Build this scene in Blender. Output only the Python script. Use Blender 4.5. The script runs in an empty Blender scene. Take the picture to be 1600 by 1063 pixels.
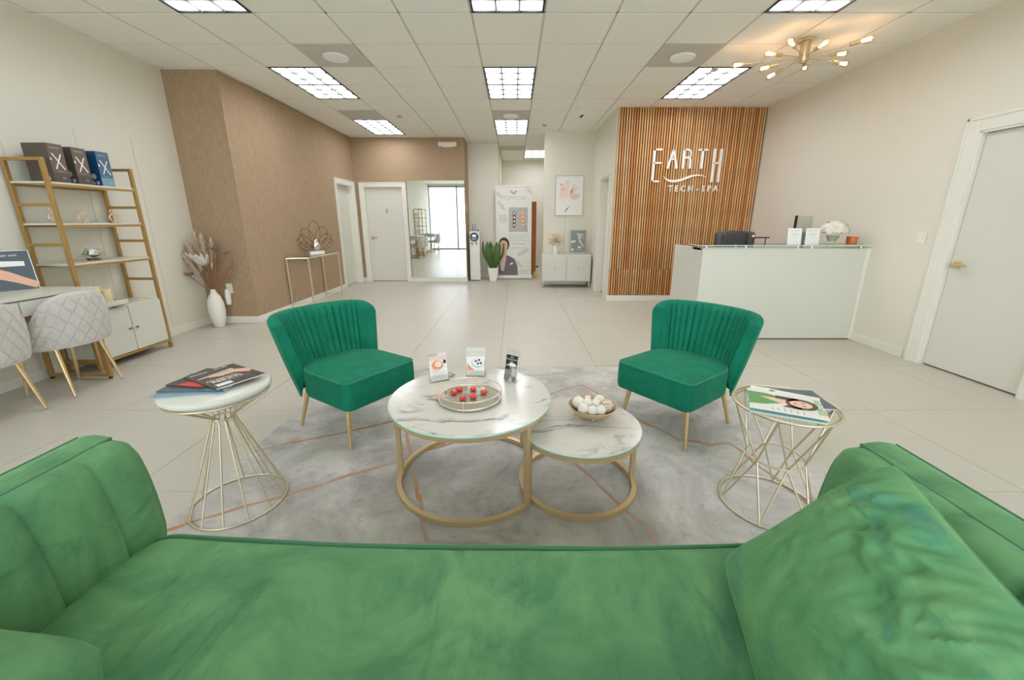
import bpy, bmesh, math, random
from mathutils import Vector, Matrix, noise
PI = math.pi
random.seed(7)
S = bpy.context.scene
COL = S.collection

# ------------------------------------------------------------------ camera, sky, lights, exposure
H = 1.315
cam = bpy.data.cameras.new('camera')
cam.sensor_fit = 'HORIZONTAL'; cam.sensor_width = 36.0
cam.lens = 625.5 / 1600 * 36
cam.shift_x = -4.0 / 1600
cam.shift_y = -15.5 / 1600
cam.clip_start = 0.02
camo = bpy.data.objects.new('camera', cam); COL.objects.link(camo)
camo.location = (0, 0, H); camo.rotation_euler = (PI / 2 - 0.2654, 0, 0)
S.camera = camo

W = bpy.data.worlds.new('overcast_sky'); S.world = W; W.use_nodes = True
bg = W.node_tree.nodes['Background']
bg.inputs[0].default_value = (0.965, 1.0, 1.14, 1); bg.inputs[1].default_value = 4.9
W.cycles_visibility.camera = True

por = bpy.data.lights.new('storefront_portal', 'AREA'); por.shape = 'RECTANGLE'; por.size = 7.8; por.size_y = 2.85
por.cycles.is_portal = True
poro = bpy.data.objects.new('storefront_portal', por); COL.objects.link(poro)
poro.location = (-0.1, -1.62, 1.47); poro.rotation_euler = (PI / 2, 0, 0); poro.scale = (1, 1, 1)
poro['kind'] = 'helper'

PANEL_STRENGTH = 12.3
BULB_STRENGTH = 9.0
vs = S.view_settings
vs.view_transform = 'Standard'; vs.look = 'None'; vs.gamma = 1.0; vs.use_curve_mapping = False
vs.exposure = -0.15
S.cycles.max_bounces = 10; S.cycles.diffuse_bounces = 9; S.cycles.glossy_bounces = 5
S.cycles.transmission_bounces = 6; S.cycles.transparent_max_bounces = 12
S.cycles.sample_clamp_indirect = 6.0
S.cycles.caustics_reflective = False; S.cycles.caustics_refractive = False
S.cycles.use_denoising = True

# ------------------------------------------------------------------ materials
def C(h, k=1.0):
    h = h.lstrip('#'); out = []
    for i in (0, 2, 4):
        c = int(h[i:i + 2], 16) / 255
        out.append(min(1, k * (c / 12.92 if c <= 0.04045 else ((c + 0.055) / 1.055) ** 2.4)))
    return tuple(out) + (1,)

MATS = {}
class Nd:
    def __init__(s, name):
        s.m = bpy.data.materials.new(name); s.m.use_nodes = True
        s.t = s.m.node_tree; s.b = s.t.nodes['Principled BSDF']; s.out = s.t.nodes['Material Output']
        MATS[name] = s.m
    def n(s, typ, **kw):
        nd = s.t.nodes.new(typ)
        for k, v in kw.items():
            if k.startswith('i_'):
                key = k[2:]; key = int(key) if key.isdigit() else key.replace('_', ' ')
                nd.inputs[key].default_value = v
            else: setattr(nd, k, v)
        return nd
    def l(s, a, b): s.t.links.new(a, b)
    def mix(s, fac, a, b):
        m = s.n('ShaderNodeMix', data_type='RGBA')
        for sock, v in ((m.inputs[0], fac), (m.inputs[6], a), (m.inputs[7], b)):
            if hasattr(v, 'links'): s.l(v, sock)
            else: sock.default_value = v
        return m.outputs[2]
    def ramp(s, src, stops):
        r = s.n('ShaderNodeValToRGB'); e = r.color_ramp.elements
        while len(e) < len(stops): e.new(0.5)
        for i, (p, c) in enumerate(stops):
            e[i].position = p; e[i].color = c if hasattr(c, '__len__') else (c, c, c, 1)
        s.l(src, r.inputs[0]); return r.outputs[0]
    def coord(s, scale=(1, 1, 1), kind='Object'):
        tc = s.n('ShaderNodeTexCoord'); mp = s.n('ShaderNodeMapping'); mp.inputs['Scale'].default_value = scale
        s.l(tc.outputs[kind], mp.inputs[0]); return mp.outputs[0]
    def noise(s, vec, scale, detail=3, rough=0.5, dist=0.0):
        n = s.n('ShaderNodeTexNoise'); n.inputs['Scale'].default_value = scale; n.inputs['Detail'].default_value = detail
        n.inputs['Roughness'].default_value = rough; n.inputs['Distortion'].default_value = dist
        if vec is not None: s.l(vec, n.inputs['Vector'])
        return n.outputs[0]
    def bump(s, h, strength=0.2, dist=0.01):
        b = s.n('ShaderNodeBump'); b.inputs['Strength'].default_value = strength; b.inputs['Distance'].default_value = dist
        s.l(h, b.inputs['Height']); s.l(b.outputs[0], s.b.inputs['Normal'])
    def set(s, **kw):
        for k, v in kw.items():
            sock = s.b.inputs[k.replace('_', ' ')]
            if hasattr(v, 'links'): s.l(v, sock)
            else: sock.default_value = v

def plain(name, col, rough=0.5, metal=0.0, spec=0.5, var=0.0, bump=0.0, bscale=200, **kw):
    d = Nd(name)
    d.set(Roughness=rough, Metallic=metal, Specular_IOR_Level=spec, **kw)
    c = C(col) if isinstance(col, str) else col
    vec = d.coord()
    if var:
        n = d.noise(vec, 6, 4)
        d.set(Base_Color=d.mix(n, tuple(x * (1 - var) for x in c[:3]) + (1,), tuple(min(1, x * (1 + var)) for x in c[:3]) + (1,)))
    else: d.set(Base_Color=c)
    if bump: d.bump(d.noise(vec, bscale, 2), bump, 0.002)
    return d.m

plain('wall_paint', '#e1ddce', 0.75, spec=0.2, var=0.012, bump=0.06, bscale=350)
plain('ceiling_tile', '#f2f2ea', 0.9, spec=0.1, var=0.01, bump=0.15, bscale=500)
plain('tbar', '#c9c8be', 0.6)
plain('trim_white', '#e5e4d8', 0.45, spec=0.35)
plain('door_white', '#d9d7ca', 0.5, spec=0.3)
plain('lacquer_white', '#d4d4c7', 0.3, spec=0.4)
plain('grout', '#a79f90', 0.9, spec=0.1)
plain('brass', '#dcc392', 0.36, 0.85, var=0.05)
plain('champagne', '#dccfb0', 0.34, 0.8, var=0.04)
plain('gold_paint', '#d3b98c', 0.42, 0.45, var=0.04)
plain('gold_shelf', '#b08d54', 0.42, 0.45, var=0.05)
plain('louver_grey', '#8f8f89', 0.5)
plain('lamp_brass', '#cfbd95', 0.4, 0.7, var=0.04)
plain('chrome', '#d8dad8', 0.12, 1.0)
plain('rose_gold', '#ecd3bc', 0.28, 0.9)
plain('black', '#15130f', 0.5)
plain('dark_gap', '#3a362e', 0.8)
plain('slat_backing', '#32180a', 0.9, spec=0.1)
plain('leather', '#4b4b4c', 0.42, var=0.08, bump=0.25, bscale=120)
plain('white_plastic', '#ebe9e0', 0.4)
plain('paper_white', '#efeee8', 0.6)
plain('grey_plate', '#bab8ab', 0.6)
plain('sign_white', '#f4f5f0', 0.35)
plain('glass_edge', '#bfe0d2', 0.15, spec=0.6)
plain('candle', '#ecdcae', 0.6)
plain('amber', '#d0702c', 0.25)
plain('amber_dark', '#8e4015', 0.3)
plain('red_candy', '#e2341c', 0.15, spec=0.7)
plain('ball_white', '#e8e2d6', 0.7, var=0.06, bump=0.5, bscale=90)
plain('vase_white', '#ecebe2', 0.55, bump=0.1, bscale=60)
plain('flower_white', '#eeeadd', 0.8, var=0.05)
plain('dried_beige', '#d9c8ac', 0.9, var=0.15)
plain('dried_brown', '#9a7a66', 0.85, var=0.2)
plain('stem_brown', '#9a6f50', 0.8, var=0.15)
plain('petal_cream', '#ddd6ca', 0.75, var=0.08)
plain('soil', '#4e453a', 0.95, var=0.2)
plain('leaf_dark', '#56753c', 0.5, var=0.2)
plain('leaf_bright', '#4cc338', 0.45, var=0.1)
plain('ink', '#2b2826', 0.7)
plain('ink_grey', '#8d8a84', 0.7)
plain('ink_light', '#c3c0b8', 0.7)
plain('dark_cover', '#4e4640', 0.35)
plain('slate_cover', '#56636a', 0.35)
plain('art_coral', '#edc3ad', 0.6)
plain('skin', '#e3b49a', 0.6)
plain('skin_light', '#f0c6b0', 0.6)
plain('hair_brown', '#5d463a', 0.6)
plain('hair_dark', '#3d3431', 0.6)
plain('suit', '#77706f', 0.7)
plain('shirt_pink', '#e5c3b8', 0.7)
plain('print_green', '#5f9a55', 0.5)
plain('print_grey', '#b3b3ac', 0.5)
plain('print_red', '#e2413c', 0.4)
plain('print_orange', '#e8935a', 0.5)
plain('print_pink', '#eecabf', 0.5)
plain('print_peach', '#f2ddd0', 0.6)
plain('print_teal', '#a9d2c6', 0.5)
plain('print_blue', '#7f9fae', 0.5)
plain('banner_cream', '#e6e5da', 0.55)
plain('rose_letter', '#cfbaac', 0.55)
plain('leaf_print', '#d2d1c5', 0.6)
plain('box_brown', '#6d5d52', 0.4)
plain('box_side', '#574e47', 0.4)
plain('box_blue', '#4c6c80', 0.35)
plain('box_blue_side', '#12466e', 0.35)
plain('art_line', '#8b8c86', 0.6)
plain('grey_cover', '#7f857c', 0.4)
plain('grey_dark_print', '#5d655f', 0.4)
plain('silver_egg', '#d8d6d2', 0.12, 1.0)
plain('bronze_wire', '#7d5c33', 0.4, 0.8)
plain('pavement', '#c9c8c4', 0.9, var=0.05)
plain('aluminium', '#8d9499', 0.4, 0.7)
plain('wood_orange', '#b06a2a', 0.5, var=0.1)
plain('vent_grey', '#c6c4bc', 0.6, var=0.08)
plain('emblem', '#c2a99a', 0.6)

# woven brown wallpaper: fine upright fibres
d = Nd('brown_wallpaper')
v = d.coord((1, 1, 0.10)); n1 = d.noise(v, 120, 4, 0.6); v2 = d.coord((1, 1, 0.35)); n2 = d.noise(v2, 28, 4, 0.6)
c1 = d.mix(d.ramp(n1, [(0.3, 0.0), (0.7, 1.0)]), C('#9a8064'), C('#b79f82'))
d.set(Base_Color=d.mix(d.ramp(n2, [(0.35, 0.0), (0.75, 0.45)]), c1, C('#a8947b')), Roughness=0.8, Specular_IOR_Level=0.15)
d.bump(n1, 0.25, 0.003)

# floor porcelain: faint streaks along X
d = Nd('floor_tile')
v = d.coord((0.6, 5, 1), 'Object'); n1 = d.noise(v, 3.0, 5, 0.6)
oi = d.n('ShaderNodeObjectInfo')
base = d.mix(n1, C('#bdb7a8'), C('#c9c4b6'))
d.set(Base_Color=d.mix(oi.outputs['Random'], base, d.mix(0.5, base, C('#c4bfb0'))), Roughness=0.34, Specular_IOR_Level=0.35)

# oak slats with a shade of their own each
d = Nd('slat_oak')
oi = d.n('ShaderNodeObjectInfo'); v = d.coord((1, 1, 0.06)); n1 = d.noise(v, 60, 4, 0.6)
sh = d.ramp(oi.outputs['Random'], [(0.0, C('#cf8a4b')), (0.45, C('#dfac72')), (1.0, C('#ebc492'))])
d.set(Base_Color=d.mix(d.ramp(n1, [(0.3, 0.0), (0.7, 0.5)]), sh, C('#b06c34')), Roughness=0.55, Specular_IOR_Level=0.25)

# white marble with grey veins
def marble(name, sc, off):
    d = Nd(name)
    tc = d.n('ShaderNodeTexCoord'); mp = d.n('ShaderNodeMapping'); mp.inputs['Location'].default_value = off
    mp.inputs['Rotation'].default_value = (0, 0, 0.5); mp.inputs['Scale'].default_value = (1, 2.2, 1)
    d.l(tc.outputs['Object'], mp.inputs[0])
    a = d.noise(mp.outputs[0], sc, 6, 0.55, 0.6)
    m1 = d.n('ShaderNodeMath', operation='SUBTRACT', i_1=0.5); d.l(a, m1.inputs[0])
    m2 = d.n('ShaderNodeMath', operation='ABSOLUTE'); d.l(m1.outputs[0], m2.inputs[0])
    vein = d.ramp(m2.outputs[0], [(0.0, 1.0), (0.018, 0.5), (0.045, 0.0)])
    b = d.noise(mp.outputs[0], 2.6, 3)
    mk = d.ramp(b, [(0.45, 0.0), (0.6, 1.0)])
    mm = d.n('ShaderNodeMath', operation='MULTIPLY'); d.l(vein, mm.inputs[0]); d.l(mk, mm.inputs[1])
    d.set(Base_Color=d.mix(mm.outputs[0], C('#d8d4c8'), C('#777773')), Roughness=0.16, Specular_IOR_Level=0.5)
marble('marble_a', 2.3, (0.3, 0.1, 0)); marble('marble_b', 2.6, (3.1, 1.4, 0))

# velvet: nap brushed both ways gives two tones
def velvet(name, ca, cb, cc, sc, lo, hi, sheen=0.35):
    d = Nd(name)
    v = d.coord((1, 1, 1)); n1 = d.noise(v, sc, 5, 0.62, 1.4); v2 = d.coord((1, 0.35, 1)); n2 = d.noise(v2, sc * 2.2, 5, 0.65, 0.8)
    c = d.mix(d.ramp(n1, [(lo, 0.0), (hi, 1.0)]), C(ca), C(cb))
    c = d.mix(d.ramp(n2, [(0.55, 0.0), (0.72, 0.75)]), c, C(cc))
    d.set(Base_Color=c, Roughness=0.75, Specular_IOR_Level=0.15, Sheen_Weight=sheen, Sheen_Roughness=0.35)
    d.b.inputs['Sheen Tint'].default_value = C('#a8d8a0')
    n3 = d.noise(v, 60, 3); d.bump(n3, 0.1, 0.003)
velvet('velvet_chair', '#0f7357', '#177e60', '#0d6a50', 5, 0.4, 0.6, 0.18)
velvet('velvet_sofa', '#51825a', '#6d9d6b', '#376850', 3.2, 0.36, 0.62)
velvet('velvet_pillow', '#548a5c', '#6f9f6c', '#317a70', 5.5, 0.35, 0.65)
plain('velvet_piping', '#3a724a', 0.8, Sheen_Weight=0.3)
plain('velvet_chair_piping', '#137a5a', 0.8, Sheen_Weight=0.2)
d = Nd('grey_fabric'); v = d.coord()
d.set(Base_Color=d.mix(d.noise(v, 7, 4), C('#bdb9b3'), C('#cfcac3')), Roughness=0.85, Sheen_Weight=0.3, Specular_IOR_Level=0.1)

# rug
d = Nd('rug_grey'); v = d.coord((1, 1, 1)); n1 = d.noise(v, 2.2, 8, 0.65, 0.8); n2 = d.noise(v, 14, 6, 0.7); v3 = d.coord((1, 3.2, 1)); n3 = d.noise(v3, 5, 6, 0.7, 1.0)
c = d.mix(d.ramp(n1, [(0.36, 0.0), (0.60, 1.0)]), C('#a29d95'), C('#d2cdc5'))
c = d.mix(d.ramp(n3, [(0.5, 0.0), (0.78, 0.7)]), c, C('#b4b6b6'))
c = d.mix(d.ramp(n2, [(0.56, 0.0), (0.72, 0.6)]), c, C('#96918b'))
d.set(Base_Color=c, Roughness=0.95, Specular_IOR_Level=0.05); d.bump(n2, 0.3, 0.004)
d = Nd('rug_copper'); v = d.coord(); n1 = d.noise(v, 38, 4, 0.7); n2 = d.noise(v, 3, 3)
c = d.mix(d.ramp(n1, [(0.43, 0.0), (0.52, 1.0)]), C('#a59c92'), C('#c98a55'))
d.set(Base_Color=d.mix(d.ramp(n2, [(0.42, 0.0), (0.60, 0.65)]), c, C('#b3aba1')), Roughness=0.8, Specular_IOR_Level=0.1)

def emit(name, col, st):
    d = Nd(name); d.set(Base_Color=(0.8, 0.8, 0.8, 1), Emission_Color=col, Emission_Strength=st); return d.m
d = Nd('light_diffuser')       # prismatic lens: every cell is brightest in its middle
sx = d.n('ShaderNodeSeparateXYZ'); d.l(d.coord(), sx.inputs[0]); prev = None
for ax, w_ in ((0, 0.61 / 3), (1, 1.22 / 6)):
    m1 = d.n('ShaderNodeMath', operation='MULTIPLY', i_1=PI / w_); d.l(sx.outputs[ax], m1.inputs[0])
    m2 = d.n('ShaderNodeMath', operation='SINE'); d.l(m1.outputs[0], m2.inputs[0])
    m3 = d.n('ShaderNodeMath', operation='ABSOLUTE'); d.l(m2.outputs[0], m3.inputs[0])
    if prev is None: prev = m3.outputs[0]
    else: m4 = d.n('ShaderNodeMath', operation='MULTIPLY'); d.l(prev, m4.inputs[0]); d.l(m3.outputs[0], m4.inputs[1]); prev = m4.outputs[0]
m5 = d.n('ShaderNodeMapRange'); d.l(prev, m5.inputs[0]); m5.inputs[3].default_value = PANEL_STRENGTH * .05; m5.inputs[4].default_value = PANEL_STRENGTH * 1.75
d.set(Base_Color=(.8, .8, .8, 1), Emission_Color=(.97, 1.0, 1.10, 1), Emission_Strength=m5.outputs[0])
emit('filament', (1.0, 0.60, 0.36, 1), BULB_STRENGTH * 3)

def glass(name, tint, gloss=0.12, rough=0.02):
    d = Nd(name)
    tr = d.n('ShaderNodeBsdfTransparent'); tr.inputs[0].default_value = tint
    gl = d.n('ShaderNodeBsdfGlossy'); gl.inputs['Roughness'].default_value = rough
    fr = d.n('ShaderNodeLayerWeight'); fr.inputs[0].default_value = 0.5
    pw = d.n('ShaderNodeMath', operation='POWER', i_1=4.0); d.l(fr.outputs['Facing'], pw.inputs[0])
    ma = d.n('ShaderNodeMath', operation='MULTIPLY_ADD', i_1=0.6, i_2=0.04); d.l(pw.outputs[0], ma.inputs[0])
    mx = d.n('ShaderNodeMixShader'); d.l(ma.outputs[0], mx.inputs[0]); d.l(tr.outputs[0], mx.inputs[1]); d.l(gl.outputs[0], mx.inputs[2])
    d.l(mx.outputs[0], d.out.inputs[0]); return d.m
glass('clear_glass', (0.97, 0.99, 0.98, 1)); glass('green_glass', (0.86, 0.93, 0.88, 1)); glass('bulb_glass', (1, 0.93, 0.82, 1))
glass('acrylic', (0.96, 0.97, 0.96, 1))
plain('mirror', '#f2f5f2', 0.01, 1.0)
plain('tray_mirror', '#d5d8ce', 0.08, 0.75)

# ------------------------------------------------------------------ mesh builder
class B:
    def __init__(s):
        s.v = []; s.f = []; s.mi = []; s.mats = []; s.M = None; s.cur = None
    def mat(s, name):
        if name not in s.mats: s.mats.append(name)
        s.cur = s.mats.index(name); return s
    def add(s, vs, fs, mat=None):
        if mat: s.mat(mat)
        if s.cur is None: s.mat('white_plastic')
        o = len(s.v)
        for p in vs: s.v.append(tuple(s.M @ Vector(p)) if s.M is not None else tuple(p))
        for f in fs: s.f.append([o + i for i in f]); s.mi.append(s.cur)
        return s
    def box(s, x0, x1, y0, y1, z0, z1, mat=None):
        return s.add([(x0, y0, z0), (x1, y0, z0), (x1, y1, z0), (x0, y1, z0), (x0, y0, z1), (x1, y0, z1), (x1, y1, z1), (x0, y1, z1)],
                     [(0, 3, 2, 1), (4, 5, 6, 7), (0, 1, 5, 4), (1, 2, 6, 5), (2, 3, 7, 6), (3, 0, 4, 7)], mat)
    def cyl(s, p0, p1, r0, r1=None, n=12, mat=None, caps=True):
        p0 = Vector(p0); p1 = Vector(p1); r1 = r0 if r1 is None else r1
        ax = (p1 - p0).normalized(); u = ax.orthogonal().normalized(); w = ax.cross(u)
        vs = []; fs = []
        for p, r in ((p0, r0), (p1, r1)):
            for i in range(n):
                a = 2 * PI * i / n; vs.append(p + (u * math.cos(a) + w * math.sin(a)) * r)
        for i in range(n): fs.append((i, (i + 1) % n, n + (i + 1) % n, n + i))
        if caps: fs += [tuple(range(n - 1, -1, -1)), tuple(range(n, 2 * n))]
        return s.add(vs, fs, mat)
    def tube(s, pts, r, n=8, closed=False, mat=None, sq=False):
        P = [Vector(p) for p in pts]; m = len(P); vs = []; fs = []
        rr = r if hasattr(r, '__len__') else [r] * m
        up = None
        for i in range(m):
            a = P[(i - 1) % m] if (closed or i > 0) else P[i]; b = P[(i + 1) % m] if (closed or i < m - 1) else P[i]
            t = (b - a).normalized()
            if up is None:
                up = t.orthogonal().normalized()
                if sq: up = Vector((0, 0, 1)) if abs(t.z) < 0.9 else Vector((1, 0, 0))
            u = up - t * up.dot(t)
            u = u.normalized() if u.length > 1e-6 else t.orthogonal().normalized()
            if not sq: up = u
            w = t.cross(u)
            for k in range(n):
                an = 2 * PI * (k + (0.5 if sq else 0)) / n
                vs.append(P[i] + (u * math.cos(an) + w * math.sin(an)) * rr[i])
        seg = m if closed else m - 1
        for i in range(seg):
            j = (i + 1) % m
            for k in range(n): fs.append((i * n + k, i * n + (k + 1) % n, j * n + (k + 1) % n, j * n + k))
        if not closed: fs += [tuple(range(n - 1, -1, -1)), tuple(range((m - 1) * n, m * n))]
        return s.add(vs, fs, mat)
    def ring(s, c, R, r, n=64, k=8, mat=None, sq=False):
        return s.tube([(c[0] + R * math.cos(2 * PI * i / n), c[1] + R * math.sin(2 * PI * i / n), c[2]) for i in range(n)], r, k, True, mat, sq)
    def lathe(s, prof, n=32, c=(0, 0, 0), mat=None, wob=None):
        vs = []; fs = []; m = len(prof)
        for (r, z) in prof:
            for i in range(n):
                a = 2 * PI * i / n; q = r * (wob(a, z) if wob else 1)
                vs.append((c[0] + q * math.cos(a), c[1] + q * math.sin(a), c[2] + z))
        for j in range(m - 1):
            for i in range(n): fs.append((j * n + i, j * n + (i + 1) % n, (j + 1) * n + (i + 1) % n, (j + 1) * n + i))
        if prof[0][0] > 1e-4: fs.append(tuple(range(n - 1, -1, -1)))
        if prof[-1][0] > 1e-4: fs.append(tuple(range((m - 1) * n, m * n)))
        return s.add(vs, fs, mat)
    def ball(s, c, r, n=16, m=10, mat=None, sc=(1, 1, 1)):
        vs = [(c[0], c[1], c[2] - r * sc[2])]; fs = []
        for j in range(1, m):
            t = -PI / 2 + PI * j / m
            for i in range(n):
                a = 2 * PI * i / n
                vs.append((c[0] + r * sc[0] * math.cos(t) * math.cos(a), c[1] + r * sc[1] * math.cos(t) * math.sin(a), c[2] + r * sc[2] * math.sin(t)))
        vs.append((c[0], c[1], c[2] + r * sc[2])); L = len(vs) - 1
        for i in range(n):
            k = (i + 1) % n; fs.append((0, 1 + k, 1 + i)); fs.append((L, L - n + i, L - n + k))
        for j in range(m - 2):
            for i in range(n):
                k = (i + 1) % n; fs.append((1 + j * n + i, 1 + j * n + k, 1 + (j + 1) * n + k, 1 + (j + 1) * n + i))
        return s.add(vs, fs, mat)
    def prism(s, pts, z0, z1, mat=None):
        n = len(pts)
        vs = [(x, y, z0) for x, y in pts] + [(x, y, z1) for x, y in pts]
        return s.add(vs, [tuple(range(n - 1, -1, -1)), tuple(range(n, 2 * n))] + [(i, (i + 1) % n, n + (i + 1) % n, n + i) for i in range(n)], mat)
    def poly(s, pts, z=0.0, mat=None):
        return s.add([(x, y, z) for x, y in pts], [tuple(range(len(pts)))], mat)
    def rect(s, x0, y0, x1, y1, z=0.0, mat=None):
        return s.poly([(x0, y0), (x1, y0), (x1, y1), (x0, y1)], z, mat)
    def ell(s, cx, cy, rx, ry, z=0.0, mat=None, n=24, rot=0):
        c, q = math.cos(rot), math.sin(rot)
        return s.poly([(cx + rx * math.cos(t) * c - ry * math.sin(t) * q, cy + rx * math.cos(t) * q + ry * math.sin(t) * c) for t in [2 * PI * i / n for i in range(n)]], z, mat)
    def grid(s, fn, nu, nv, mat=None, closed_u=False):
        vs = [fn(i, j) for j in range(nv) for i in range(nu)]; fs = []
        for j in range(nv - 1):
            for i in range(nu if closed_u else nu - 1):
                k = (i + 1) % nu; fs.append((j * nu + i, j * nu + k, (j + 1) * nu + k, (j + 1) * nu + i))
        return s.add(vs, fs, mat)
    def stroke(s, pts, w, z0, z1, mat=None):
        # flat ribbon of given width (number or list) in the local xy plane, given thickness
        n = len(pts); ws = w if hasattr(w, '__len__') else [w] * n; L = []; R = []
        for i in range(n):
            a = pts[max(0, i - 1)]; b = pts[min(n - 1, i + 1)]
            dx, dy = b[0] - a[0], b[1] - a[1]; q = math.hypot(dx, dy) or 1
            nx, ny = -dy / q * ws[i] / 2, dx / q * ws[i] / 2
            L.append((pts[i][0] + nx, pts[i][1] + ny)); R.append((pts[i][0] - nx, pts[i][1] - ny))
        for i in range(n - 1): s.prism([R[i], R[i + 1], L[i + 1], L[i]], z0, z1, mat)
        return s
    def text(s, body, size, x=0, y=0, z=0, mat=None, align='CENTER', sx=1.0, bold=0.0, ext=0.0):
        cu = bpy.data.curves.new('t', 'FONT'); cu.body = body; cu.size = size; cu.align_x = align; cu.resolution_u = 2; cu.offset = bold; cu.extrude = ext
        o = bpy.data.objects.new('t', cu); me = bpy.data.meshes.new_from_object(o)
        vs = [(x + p.co.x * sx, y + p.co.y, z + p.co.z) for p in me.vertices]; fs = [tuple(p.vertices) for p in me.polygons]
        bpy.data.objects.remove(o); bpy.data.curves.remove(cu); bpy.data.meshes.remove(me)
        return s.add(vs, fs, mat)

def mesh(name, b, smooth=None, weld=False):
    me = bpy.data.meshes.new(name); me.from_pydata(b.v, [], b.f)
    for m in b.mats: me.materials.append(MATS[m])
    me.polygons.foreach_set('material_index', b.mi)
    if weld:
        bm = bmesh.new(); bm.from_mesh(me); bmesh.ops.remove_doubles(bm, verts=bm.verts, dist=1e-5)
        bmesh.ops.recalc_face_normals(bm, faces=bm.faces); bm.to_mesh(me); bm.free()
    if smooth:
        me.polygons.foreach_set('use_smooth', [True] * len(me.polygons))
        me.set_sharp_from_angle(angle=math.radians(smooth))
    me.update(); return me

def obj(name, b, parent=None, smooth=None, bevel=0, label=None, weld=False, seg=2):
    me = b if isinstance(b, bpy.types.Mesh) else mesh(name, b, smooth, weld)
    o = bpy.data.objects.new(name, me); COL.objects.link(o)
    if parent: o.parent = parent
    if bevel:
        m = o.modifiers.new('edge', 'BEVEL'); m.width = bevel; m.segments = seg; m.limit_method = 'ANGLE'; m.angle_limit = math.radians(40)
    if label: o['label'] = label
    return o
def tag(o, label, cat, group=None):
    o['label'] = label; o['category'] = cat
    if group: o['group'] = group
    return o
def thing(name, label, cat, loc=(0, 0, 0), rz=0, group=None, rot=None):
    o = bpy.data.objects.new(name, None); COL.objects.link(o); o.empty_display_size = 0.1
    o.location = loc; o.rotation_euler = rot if rot else (0, 0, rz)
    return tag(o, label, cat, group)
def struct(name, b, parent=None, **kw):
    o = obj(name, b, parent, **kw)
    if not parent: o['kind'] = 'structure'
    return o
def dup(r, loc, rz, label, group=None):
    q = r.copy(); COL.objects.link(q); q.location = loc; q.rotation_euler = (0, 0, rz); q['label'] = label
    if group: q['group'] = group
    for ch in list(r.children):
        c = ch.copy(); COL.objects.link(c); c.parent = q
        for g in list(ch.children):
            e = g.copy(); COL.objects.link(e); e.parent = c
    return q
def frame_m(o, ex, ey):
    ex = Vector(ex).normalized(); ey = Vector(ey); ey = (ey - ex * ey.dot(ex)).normalized(); ez = ex.cross(ey)
    m = Matrix.Identity(4)
    for i, a in enumerate((ex, ey, ez)): m.col[i][:3] = a
    m.translation = Vector(o); return m

# ------------------------------------------------------------------ the room
ZC = 2.995
T = 0.61; GX, GY = -0.3612, 3.923          # ceiling grid
F_ = 0.905; FX, FY = -0.14, 1.735          # floor grid
XL, XR, YF = -4.06, 3.87, -1.70
RECTS = [(XL, XR, YF, 5.21), (-3.42, XR, 5.21, 6.77), (-3.42, 1.58, 6.77, 8.55), (-3.42, 0.60, 8.55, 9.05), (-1.06, 0.60, 9.05, 9.71), (-0.37, 1.60, 9.71, 12.34), (0.6, 1.6, 8.75, 9.71)]
def inside(x0, x1, y0, y1):
    return any(min(x1, b) - max(x0, a) > 0.03 and min(y1, d_) - max(y0, c) > 0.03 for a, b, c, d_ in RECTS)

b = B()
b.box(-4.4, 4.2, -1.9, 12.6, -0.10, -0.012, 'grout')
floor = struct('floor', b)
tb = B(); g = 0.0016
tb.box(g, F_ - g, g, F_ - g, -0.012, 0, 'floor_tile')
tile_me = mesh('floor_tile', tb)
for i in range(-5, 6):
    for j in range(-4, 13):
        x, y = FX + i * F_, FY + j * F_
        if inside(x, x + F_, y, y + F_):
            o = obj('floor_tile', tile_me, floor); o.location = (x, y, 0)

b = B()
b.box(-4.4, 4.2, -1.9, 12.6, ZC + 0.012, ZC + 0.10, 'tbar')
KMIN = -7
b.box(-4.4, 4.2, -1.9, GY + KMIN * T, ZC, ZC + 0.013, 'ceiling_tile')
for i in range(-7, 9):
    x = GX + i * T; b.box(x - 0.012, x + 0.012, GY + KMIN * T, 12.6, ZC + 0.006, ZC + 0.013, 'tbar')
for k in range(KMIN, 15):
    y = GY + k * T; b.box(-4.4, 4.2, y - 0.012, y + 0.012, ZC + 0.006, ZC + 0.013, 'tbar')
ceiling = struct('ceiling', b)
LIGHTS = [(-4, -2), (-4, 2), (-4, 6), (0, -2), (0, 2), (0, 6), (4, -2), (4, 2), (1, 11)]
VENTS = [(-3, 1), (-4, 5), (0, 5), (3, 1), (0, 10)]
skip = set()
for i, k in LIGHTS: skip |= {(i, k), (i, k + 1)}
skip |= set(VENTS)
tb = B(); e = 0.009
tb.add([(e, e, 0.012), (T - e, e, 0.012), (T - e, T - e, 0.012), (e, T - e, 0.012),
        (e, e, 0.003), (T - e, e, 0.003), (T - e, T - e, 0.003), (e, T - e, 0.003),
        (e + .006, e + .006, 0), (T - e - .006, e + .006, 0), (T - e - .006, T - e - .006, 0), (e + .006, T - e - .006, 0)],
       [(0, 1, 5, 4), (1, 2, 6, 5), (2, 3, 7, 6), (3, 0, 4, 7), (4, 5, 9, 8), (5, 6, 10, 9), (6, 7, 11, 10), (7, 4, 8, 11), (8, 9, 10, 11)], 'ceiling_tile')
ct_me = mesh('ceiling_tile', tb)
for i in range(-7, 8):
    for k in range(KMIN, 15):
        x, y = GX + i * T, GY + k * T
        if (i, k) not in skip and inside(x, x + T, y, y + T):
            o = obj('ceiling_tile', ct_me, ceiling); o.location = (x, y, ZC)

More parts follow.
